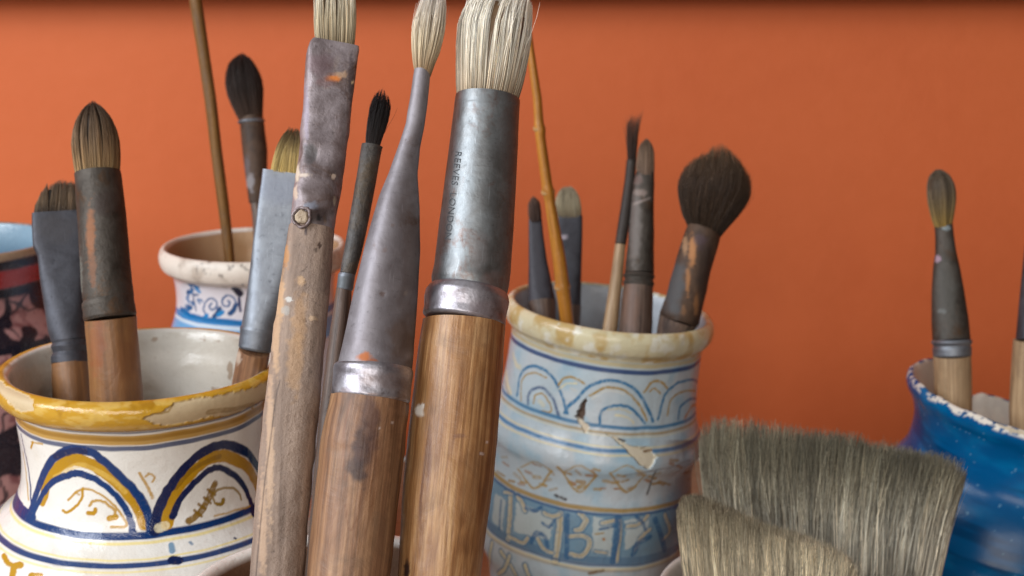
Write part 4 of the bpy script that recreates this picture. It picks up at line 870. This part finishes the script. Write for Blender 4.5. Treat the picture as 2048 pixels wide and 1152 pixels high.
tuft('bristles', [(70, 432, 164, 428), (71, 415, 164, 412), (73, 395, 164, 392), (76, 364, 163, 362)], .675, .678, M['hair'], b, n=1500, q=.28, flat=True, dome=.0, jit=.10, clump=.3, nclump=30, wid=.00022,
     endtab=([-1, -.75, -.4, 0, .4, 1], [.28, .62, .88, 1, 1, .95]), cols=[(0, lin(60, 48, 38)), (.4, lin(112, 92, 70)), (1, lin(96, 78, 62))], fly=0.0, seed=11, corecol=lin(30, 24, 20), bands=.7)
b = brush('round brush with tapered brown bristles and tarnished cylindrical ferrule in the yellow-rimmed jar', (240, 1150), .63, group=G)
loft('handle', [(171, 640, 272, 634), (172, 660, 273, 656), (176, 700, 278, 700), (180, 760, 283, 760), (182, 800, 286, 800), (190, 900, 288, 900), (200, 1060, 290, 1060)], .635, .64, M['brown'], b, wob=.0002, spots=[(195, 690, 16, 60, lin(150, 78, 44), .35), (250, 720, 22, 50, lin(108, 66, 40), .35)])
fe = loft('ferrule', [(150, 348, 240, 343), (151, 356, 242, 352), (156, 430, 251, 427), (160, 500, 257, 498), (164, 570, 263, 566), (167, 600, 267, 594), (169, 606, 265, 601)], .645, .637, M['darksteel'], b, wob=.0001, spots=[(181, 470, 9, 60, lin(140, 84, 40), .75), (186, 540, 7, 40, lin(120, 74, 40), .6), (215, 405, 30, 26, lin(52, 38, 34), .6), (160, 560, 5, 50, lin(120, 128, 122), .5)])
loft('collar', [(168, 600, 266, 595), (165, 606, 267, 600), (165, 612, 268, 607), (167, 618, 269, 611), (168, 636, 272, 629), (171, 641, 270, 635)], .637, .636, M['darksteel'], fe, rounds=1, ns=40)
tuft('bristles', [(153, 354, 238, 350), (147, 320, 241, 316), (143, 285, 240, 283), (146, 255, 233, 254), (156, 230, 219, 229), (168, 214, 203, 213), (178, 204, 194, 204)], .645, .65, M['hair'], b, n=1900, dome=.10, jit=.06, clump=.35, nclump=34, wid=.0002,
     cols=[(0, lin(160, 132, 92)), (.2, lin(156, 126, 90)), (.5, lin(122, 98, 74)), (.85, lin(84, 68, 54)), (1, lin(66, 54, 44))], fly=.03, flyamp=.13, seed=12, var=.32, corecol=lin(40, 30, 22), bands=.45)
b = brush('flat brush with pale blue-grey ferrule leaning on the right of the yellow-rimmed jar', (440, 1100), .62, group=G)
loft('handle', [(478, 694, 540, 706), (473, 715, 538, 722), (467, 750, 530, 754), (460, 785, 522, 788), (446, 860, 488, 860), (430, 940, 466, 940)], .632, .655, M['pine2'], b, wob=.0002, spots=[(476, 716, 6, 14, lin(210, 196, 180), .5)])
fe = loft('ferrule', [(525, 340, 614, 350, .3, 5), (522, 370, 610, 378, .3, 5), (515, 420, 603, 428, .32, 5), (508, 470, 594, 476, .42, 4), (500, 540, 583, 546, .6, 3), (492, 600, 569, 606, .8, 2.4), (484, 645, 556, 652, 1, 2), (482, 656, 553, 663, 1, 2)], .636, .632, M['bluetin'], b, rounds=2, wob=.0001, spots=[(556, 380, 46, 36, lin(126, 134, 150), .5)], phi=.12)
loft('collar', [(483, 652, 554, 660), (480, 657, 553, 665), (480, 668, 551, 676), (477, 692, 544, 702), (480, 696, 540, 706)], .632, .632, M['bluetin'], fe, rounds=1, ns=36)
tuft('bristles', [(541, 346, 612, 352), (545, 325, 612, 330), (553, 295, 612, 300), (565, 270, 612, 276), (576, 254, 606, 258)], .636, .638, M['hair'], b, n=1300, q=.35, flat=True, dome=.3, jit=.08, clump=.4, nclump=22, wid=.00022,
     cols=[(0, lin(196, 170, 104)), (.4, lin(180, 156, 100)), (.75, lin(112, 92, 58)), (1, lin(84, 66, 42))], fly=0, seed=13, corecol=lin(74, 58, 34), bands=.4)

# --- jar 2: stick and dark brush
b = brush('long bent brown stick leaning out of the white-rimmed jar', (465, 560), .83, 'stick', name='wooden_stick')
loft('shaft', [(372, -60, 396, -60), (378, 0, 404, 0), (394, 100, 418, 100), (409, 200, 433, 200), (421, 300, 444, 300), (434, 400, 457, 400), (446, 490, 467, 490), (456, 580, 474, 580)], .80, .835, M['stick'], b, na=40)
b = brush('brush with dark oval head bound with pale wire, beside the bent stick', (520, 700), .86, group=G)
loft('handle', [(500, 400, 524, 404), (504, 430, 528, 432), (510, 520, 532, 520), (514, 640, 530, 640)], .87, .86, M['darkwood'], b, na=40)
fe = loft('ferrule', [(479, 232, 526, 236), (480, 250, 529, 254), (485, 300, 535, 302), (491, 350, 534, 352), (498, 405, 528, 407)], .875, .87, M['bark'], b, na=64, spots=[(500, 365, 9, 16, lin(150, 146, 150), .7), (494, 330, 6, 20, lin(104, 96, 100), .6)])
loft('wire_binding', [(478, 238, 527, 242), (476, 241, 529, 245), (478, 244, 528, 248)], .875, .875, M['bluetin'], fe, rounds=0, ns=8, na=48, grow=.0004)
tuft('bristles', [(480, 240, 527, 242), (466, 215, 528, 216), (452, 180, 529, 180), (449, 155, 524, 155), (455, 130, 512, 130), (466, 113, 500, 113), (476, 106, 490, 106)], .875, .88, M['hair'], b, n=1800, dome=.15, jit=.04, clump=.2, nclump=30, wid=.00024,
     cols=[(0, lin(70, 50, 38)), (.4, lin(52, 38, 32)), (1, lin(40, 30, 28))], fly=.03, flyamp=.1, seed=14, corecol=lin(20, 14, 12), bands=.2)

# --- jar 3
b = brush('slim dark brush standing leftmost in the pale blue jar', (1095, 760), .80, group=G)
loft('handle', [(1056, 600, 1112, 606), (1062, 640, 1112, 642), (1070, 700, 1110, 700), (1076, 760, 1106, 760)], .80, .79, M['darkwood'], b, na=48)
loft('ferrule', [(1057, 438, 1084, 440, .5, 3), (1057, 470, 1087, 472, .5, 3), (1057, 520, 1094, 522, .6, 3), (1056, 570, 1105, 574, .7, 2.5), (1056, 608, 1113, 612, .9, 2)], .81, .80, M['slate'], b, na=64, spots=[(1075, 520, 30, 120, lin(44, 40, 46), .55)])
tuft('bristles', [(1059, 444, 1083, 444), (1056, 425, 1083, 425), (1056, 405, 1080, 405), (1061, 392, 1073, 392)], .81, .81, M['hair'], b, n=500, dome=.3, jit=.05, wid=.00024, cols=[(0, lin(66, 50, 44)), (1, lin(112, 84, 70))], fly=0, seed=15, corecol=lin(40, 30, 26))
b = brush('brush with blue-grey ferrule and short pale bristle tip behind the bamboo stick', (1140, 760), .83, group=G)
loft('handle', [(1116, 610, 1162, 612), (1120, 680, 1158, 680), (1124, 760, 1154, 760)], .835, .83, M['darkwood'], b, na=48)
loft('ferrule', [(1110, 432, 1165, 432, .35, 4), (1111, 470, 1165, 470, .35, 4), (1114, 540, 1163, 540, .5, 3), (1118, 614, 1161, 616, .8, 2)], .84, .835, M['slate'], b, na=64, spots=[(1128, 474, 8, 5, lin(180, 170, 180), .8)])
tuft('bristles', [(1111, 436, 1163, 436), (1109, 415, 1163, 415), (1112, 395, 1160, 395), (1118, 380, 1152, 380), (1126, 372, 1144, 372)], .84, .84, M['hair'], b, n=900, q=.4, flat=True, dome=.25, jit=.04, wid=.00024, cols=[(0, lin(130, 116, 92)), (.4, lin(176, 164, 136)), (1, lin(172, 160, 136))], fly=0, seed=16, corecol=lin(90, 78, 60))
b = brush('golden bamboo stick with pale ringed nodes leaning out of the pale blue jar', (1165, 760), .78, 'bamboo stick', name='bamboo_stick')
bm_ = [(1038, 0, 1054, 0), (1054, 110, 1070, 110), (1066, 200, 1084, 200), (1068, 240, 1087, 240), (1068, 252, 1089, 252), (1070, 262, 1092, 262), (1071, 274, 1091, 274), (1083, 370, 1105, 370), (1083, 380, 1108, 380), (1086, 390, 1110, 390), (1089, 402, 1110, 402), (1105, 520, 1132, 520), (1110, 564, 1138, 564), (1110, 574, 1140, 574), (1113, 590, 1141, 590), (1120, 640, 1147, 640), (1140, 760, 1166, 760)]
st_ = loft('cane', bm_, .765, .79, M['bamboo'], b, na=48, rounds=1, ns=260)
for (x0, x1, y) in ((1067, 1090, 257), (1083, 1109, 384), (1109, 1140, 574)):
    loft('node', [(x0, y - 4, x1, y - 4), (x0 - 1, y - 2, x1 + 1, y - 2), (x0 - 1, y + 2, x1 + 1, y + 2), (x0 + 1, y + 4, x1, y + 4)], .765 + .025 * y / 760, .766 + .025 * y / 760, M['beech'], st_, na=40, ns=8, rounds=0, spots=[(1078, y, 90, 20, lin(196, 142, 66), .45)])
b = brush('thin brush with frayed brown tip and pale wooden handle in the pale blue jar', (1205, 760), .78, group=G)
loft('handle', [(1230, 488, 1251, 490), (1222, 550, 1246, 552), (1214, 600, 1241, 602), (1206, 650, 1236, 652), (1192, 760, 1218, 760)], .79, .78, M['beech'], b, na=48)
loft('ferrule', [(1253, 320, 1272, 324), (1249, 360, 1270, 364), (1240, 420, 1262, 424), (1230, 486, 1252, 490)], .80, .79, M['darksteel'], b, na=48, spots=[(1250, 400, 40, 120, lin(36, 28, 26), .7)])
tuft('bristles', [(1255, 328, 1271, 330), (1254, 300, 1274, 302), (1252, 270, 1278, 272), (1252, 245, 1284, 247), (1254, 228, 1292, 230)], .80, .80, M['hair'], b, n=360, dome=.2, jit=.3, clump=.5, nclump=9, wid=.00026, cols=[(0, lin(40, 28, 24)), (.5, lin(74, 50, 40)), (1, lin(110, 74, 56))], fly=.08, flyamp=.5, seed=17, core=.4, wig=.12, corecol=lin(40, 28, 22))
b = brush('slender brush with grey taped ferrule and rounded tip, middle of the pale blue jar', (1270, 760), .78, group=G)
loft('handle', [(1247, 570, 1306, 572), (1243, 600, 1306, 600), (1238, 650, 1305, 650), (1236, 760, 1296, 760)], .785, .78, M['darkwood'], b, na=64, spots=[(1262, 610, 20, 50, lin(120, 84, 64), .45)])
fe = loft('ferrule', [(1272, 345, 1309, 345, .8, 2.2), (1266, 370, 1309, 370, .8, 2.2), (1264, 395, 1308, 398, .8, 2.2), (1260, 430, 1308, 430, .9, 2), (1255, 490, 1308, 490, 1, 2), (1250, 545, 1308, 547, 1, 2)], .795, .786, M['darksteel'], b, na=64, wob=.0003,
     spots=[(1280, 385, 16, 8, lin(150, 132, 124), .6), (1275, 360, 12, 10, lin(112, 90, 84), .6), (1270, 450, 14, 70, lin(116, 108, 104), .6)], strokes=[([(1268, 408), (1300, 396)], 4, lin(160, 146, 140), .6)])
loft('collar', [(1250, 546, 1308, 548), (1246, 551, 1310, 553), (1250, 558, 1306, 560), (1246, 565, 1309, 567), (1248, 573, 1306, 575)], .786, .785, M['darksteel'], fe, rounds=0, ns=22, na=64)
tuft('bristles', [(1273, 352, 1308, 352), (1272, 330, 1309, 330), (1275, 305, 1309, 305), (1280, 287, 1305, 288), (1287, 276, 1299, 277)], .795, .797, M['hair'], b, n=900, dome=.25, jit=.04, clump=.2, wid=.00024, cols=[(0, lin(120, 98, 82)), (.5, lin(136, 112, 92)), (1, lin(104, 84, 68))], fly=0, seed=18, corecol=lin(60, 46, 36))
b = brush('round mop brush with big fluffy dark ball head leaning right in the pale blue jar', (1340, 760), .78, group=G)
loft('handle', [(1316, 636, 1396, 644), (1310, 680, 1372, 684), (1300, 760, 1345, 760)], .775, .78, M['darkwood'], b, na=48)
loft('ferrule', [(1373, 455, 1443, 462), (1368, 470, 1441, 478), (1350, 525, 1424, 534), (1334, 585, 1411, 592), (1318, 634, 1399, 644), (1322, 645, 1392, 652)], .785, .775, M['bark'], b, na=80, wob=.0004,
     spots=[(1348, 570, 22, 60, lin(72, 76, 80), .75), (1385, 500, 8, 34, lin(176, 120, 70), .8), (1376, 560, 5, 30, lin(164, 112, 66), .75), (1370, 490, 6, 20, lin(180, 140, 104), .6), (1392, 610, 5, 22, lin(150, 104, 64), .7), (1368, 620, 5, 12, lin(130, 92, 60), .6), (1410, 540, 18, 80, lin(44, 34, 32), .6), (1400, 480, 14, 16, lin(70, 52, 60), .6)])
tuft('bristles', [(1376, 464, 1441, 470), (1362, 440, 1458, 446), (1356, 410, 1480, 420), (1355, 375, 1500, 392), (1366, 335, 1505, 355), (1380, 312, 1495, 318), (1398, 288, 1480, 294)], .785, .79, M['hair'], b, n=5500, dome=.50, jit=.09, clump=.26, nclump=170, wid=.00026,
     cols=[(0, lin(48, 36, 26)), (.5, lin(72, 54, 40)), (.85, lin(92, 72, 52)), (1, lin(104, 86, 62))], fly=.03, flyamp=.10, seed=19, mottle=.5, core=.86, wig=.05, corecol=lin(30, 22, 16), var=.25, K=9)

# --- blue jug
b = brush('slim brush with small pale and dark oval tip standing in the blue jug', (1915, 1000), .80, group=G)
loft('handle', [(1867, 710, 1941, 712), (1869, 740, 1942, 740), (1871, 800, 1943, 800), (1876, 900, 1942, 900), (1882, 1000, 1940, 1000)], .80, .81, M['beech'], b, na=80, spots=[(1925, 770, 16, 60, lin(150, 128, 100), .4)])
fe = loft('ferrule', [(1869, 449, 1905, 449, .9, 2), (1871, 470, 1907, 470, .85, 2), (1871, 505, 1912, 505, .8, 2.2), (1867, 530, 1918, 532, .8, 2.4), (1864, 580, 1927, 582, .8, 2.4), (1864, 640, 1936, 640, .9, 2.2), (1866, 682, 1940, 682, 1, 2)], .81, .80, M['darksteel'], b, na=80, rounds=2,
     spots=[(1876, 517, 6, 7, lin(176, 150, 170), .7), (1884, 622, 9, 5, lin(150, 158, 160), .6), (1893, 456, 9, 5, lin(150, 166, 172), .6), (1890, 590, 24, 90, lin(70, 70, 66), .6)])
loft('collar', [(1866, 679, 1941, 679), (1863, 684, 1944, 684), (1868, 691, 1940, 691), (1866, 697, 1942, 697), (1867, 710, 1942, 711), (1870, 713, 1939, 714)], .80, .80, M['bluetin'], fe, rounds=0, ns=32, na=80)
tuft('bristles', [(1870, 455, 1903, 455), (1862, 430, 1908, 430), (1855, 400, 1912, 400), (1853, 375, 1911, 375), (1855, 355, 1902, 355), (1861, 343, 1892, 343), (1868, 337, 1884, 337)], .81, .81, M['hair'], b, n=1600, dome=.15, jit=.03, clump=.2, nclump=10, wid=.00022,
     cols=[(0, lin(150, 124, 66)), (.3, lin(132, 112, 76)), (.7, lin(112, 98, 82)), (1, lin(104, 92, 76))], fly=0, seed=20, core=.9, corecol=lin(60, 50, 38), bands=.6)
b = brush('brush with dark ferrule and pale handle cut by the right edge of the picture', (2070, 1000), .80, group=G)
loft('handle', [(2028, 682, 2108, 682), (2024, 740, 2106, 740), (2020, 820, 2104, 820), (2026, 1000, 2100, 1000)], .80, .81, M['beech'], b, na=64)
loft('ferrule', [(2058, 440, 2094, 440), (2050, 500, 2100, 500), (2042, 580, 2104, 580), (2033, 682, 2108, 682)], .81, .80, M['slate'], b, na=64)
tuft('bristles', [(2059, 446, 2093, 446), (2054, 410, 2100, 410), (2056, 380, 2096, 380), (2068, 350, 2082, 350)], .81, .81, M['hair'], b, n=500, dome=.2, jit=.04, wid=.00024, cols=[(0, lin(120, 100, 70)), (1, lin(90, 78, 62))], fly=0, seed=21, corecol=lin(50, 40, 30))

# --- the two wide brushes, lower right
def wide_brush(label, px, zc, w, hwf):
    b = thing('wide_brush', label, 'wide brush', W(px, 1500, zc)); return b
b = thing('wide_brush', 'wide flat brush with thick grey-green bristles, the larger and rearmost of the two', 'wide brush', W(1640, 1560, .69), 'wide brushes in the white pot')
loft('handle', [(1606, 1380, 1676, 1380), (1616, 1440, 1666, 1440), (1616, 1540, 1666, 1540)], .69, .68, M['brown'], b, na=48)
loft('ferrule', [(1470, 1215, 1810, 1215, .2, 6), (1480, 1300, 1800, 1300, .2, 6), (1600, 1375, 1680, 1375, .5, 4)], .69, .69, M['darksteel'], b, na=96, rounds=1)
tuft('bristles', [(1474, 1225, 1806, 1225, ), (1440, 1152, 1868, 1152), (1422, 1060, 1884, 1060), (1410, 980, 1902, 980), (1404, 910, 1916, 910), (1404, 866, 1926, 866)], .69, .70, M['hair'], b, n=14000, q=.27, flat=True, dome=.05, jit=.10, clump=.45, nclump=650, wid=.00038,
     endtab=([-1, -.9, -.5, 0, .5, .8, .93, 1], [.94, .955, .972, .985, .985, .985, .962, .915]), cols=[(0, lin(160, 154, 140)), (.45, lin(184, 178, 162)), (.66, lin(154, 148, 130)), (.8, lin(122, 116, 98)), (1, lin(122, 118, 100))], fly=.03, flyamp=.05, seed=22, wig=.05, mottle=.75, core=.9, corecol=lin(36, 32, 26), bands=.5, K=8, var=.45)
b = thing('wide_brush', 'wide brush with lighter tan bristles in front of the larger grey-green one', 'wide brush', W(1540, 1560, .62), 'wide brushes in the white pot')
loft('handle', [(1500, 1400, 1580, 1400), (1512, 1450, 1568, 1450), (1512, 1540, 1568, 1540)], .63, .64, M['brown'], b, na=48)
loft('ferrule', [(1400, 1250, 1690, 1250, .2, 6), (1410, 1330, 1680, 1330, .2, 6), (1495, 1395, 1585, 1395, .5, 4)], .63, .63, M['darksteel'], b, na=96, rounds=1)
tuft('bristles', [(1404, 1260, 1686, 1260), (1376, 1200, 1700, 1200), (1366, 1130, 1710, 1130), (1360, 1060, 1714, 1060), (1356, 1000, 1716, 1000), (1356, 972, 1716, 972)], .63, .632, M['hair'], b, n=11000, q=.26, flat=True, dome=.08, jit=.06, clump=.38, nclump=600, wid=.00032,
     endtab=([-1, -.93, -.8, -.6, -.3, 0, .35, .7, .88, 1], [.86, .93, .955, .90, .81, .735, .67, .60, .53, .40]), cols=[(0, lin(172, 162, 140)), (.5, lin(192, 182, 158)), (.72, lin(172, 162, 138)), (.9, lin(138, 130, 110)), (1, lin(124, 118, 100))], fly=.03, flyamp=.04, seed=23, wig=.04, mottle=.45, core=.9, corecol=lin(50, 42, 32), bands=.4, K=8, var=.4)
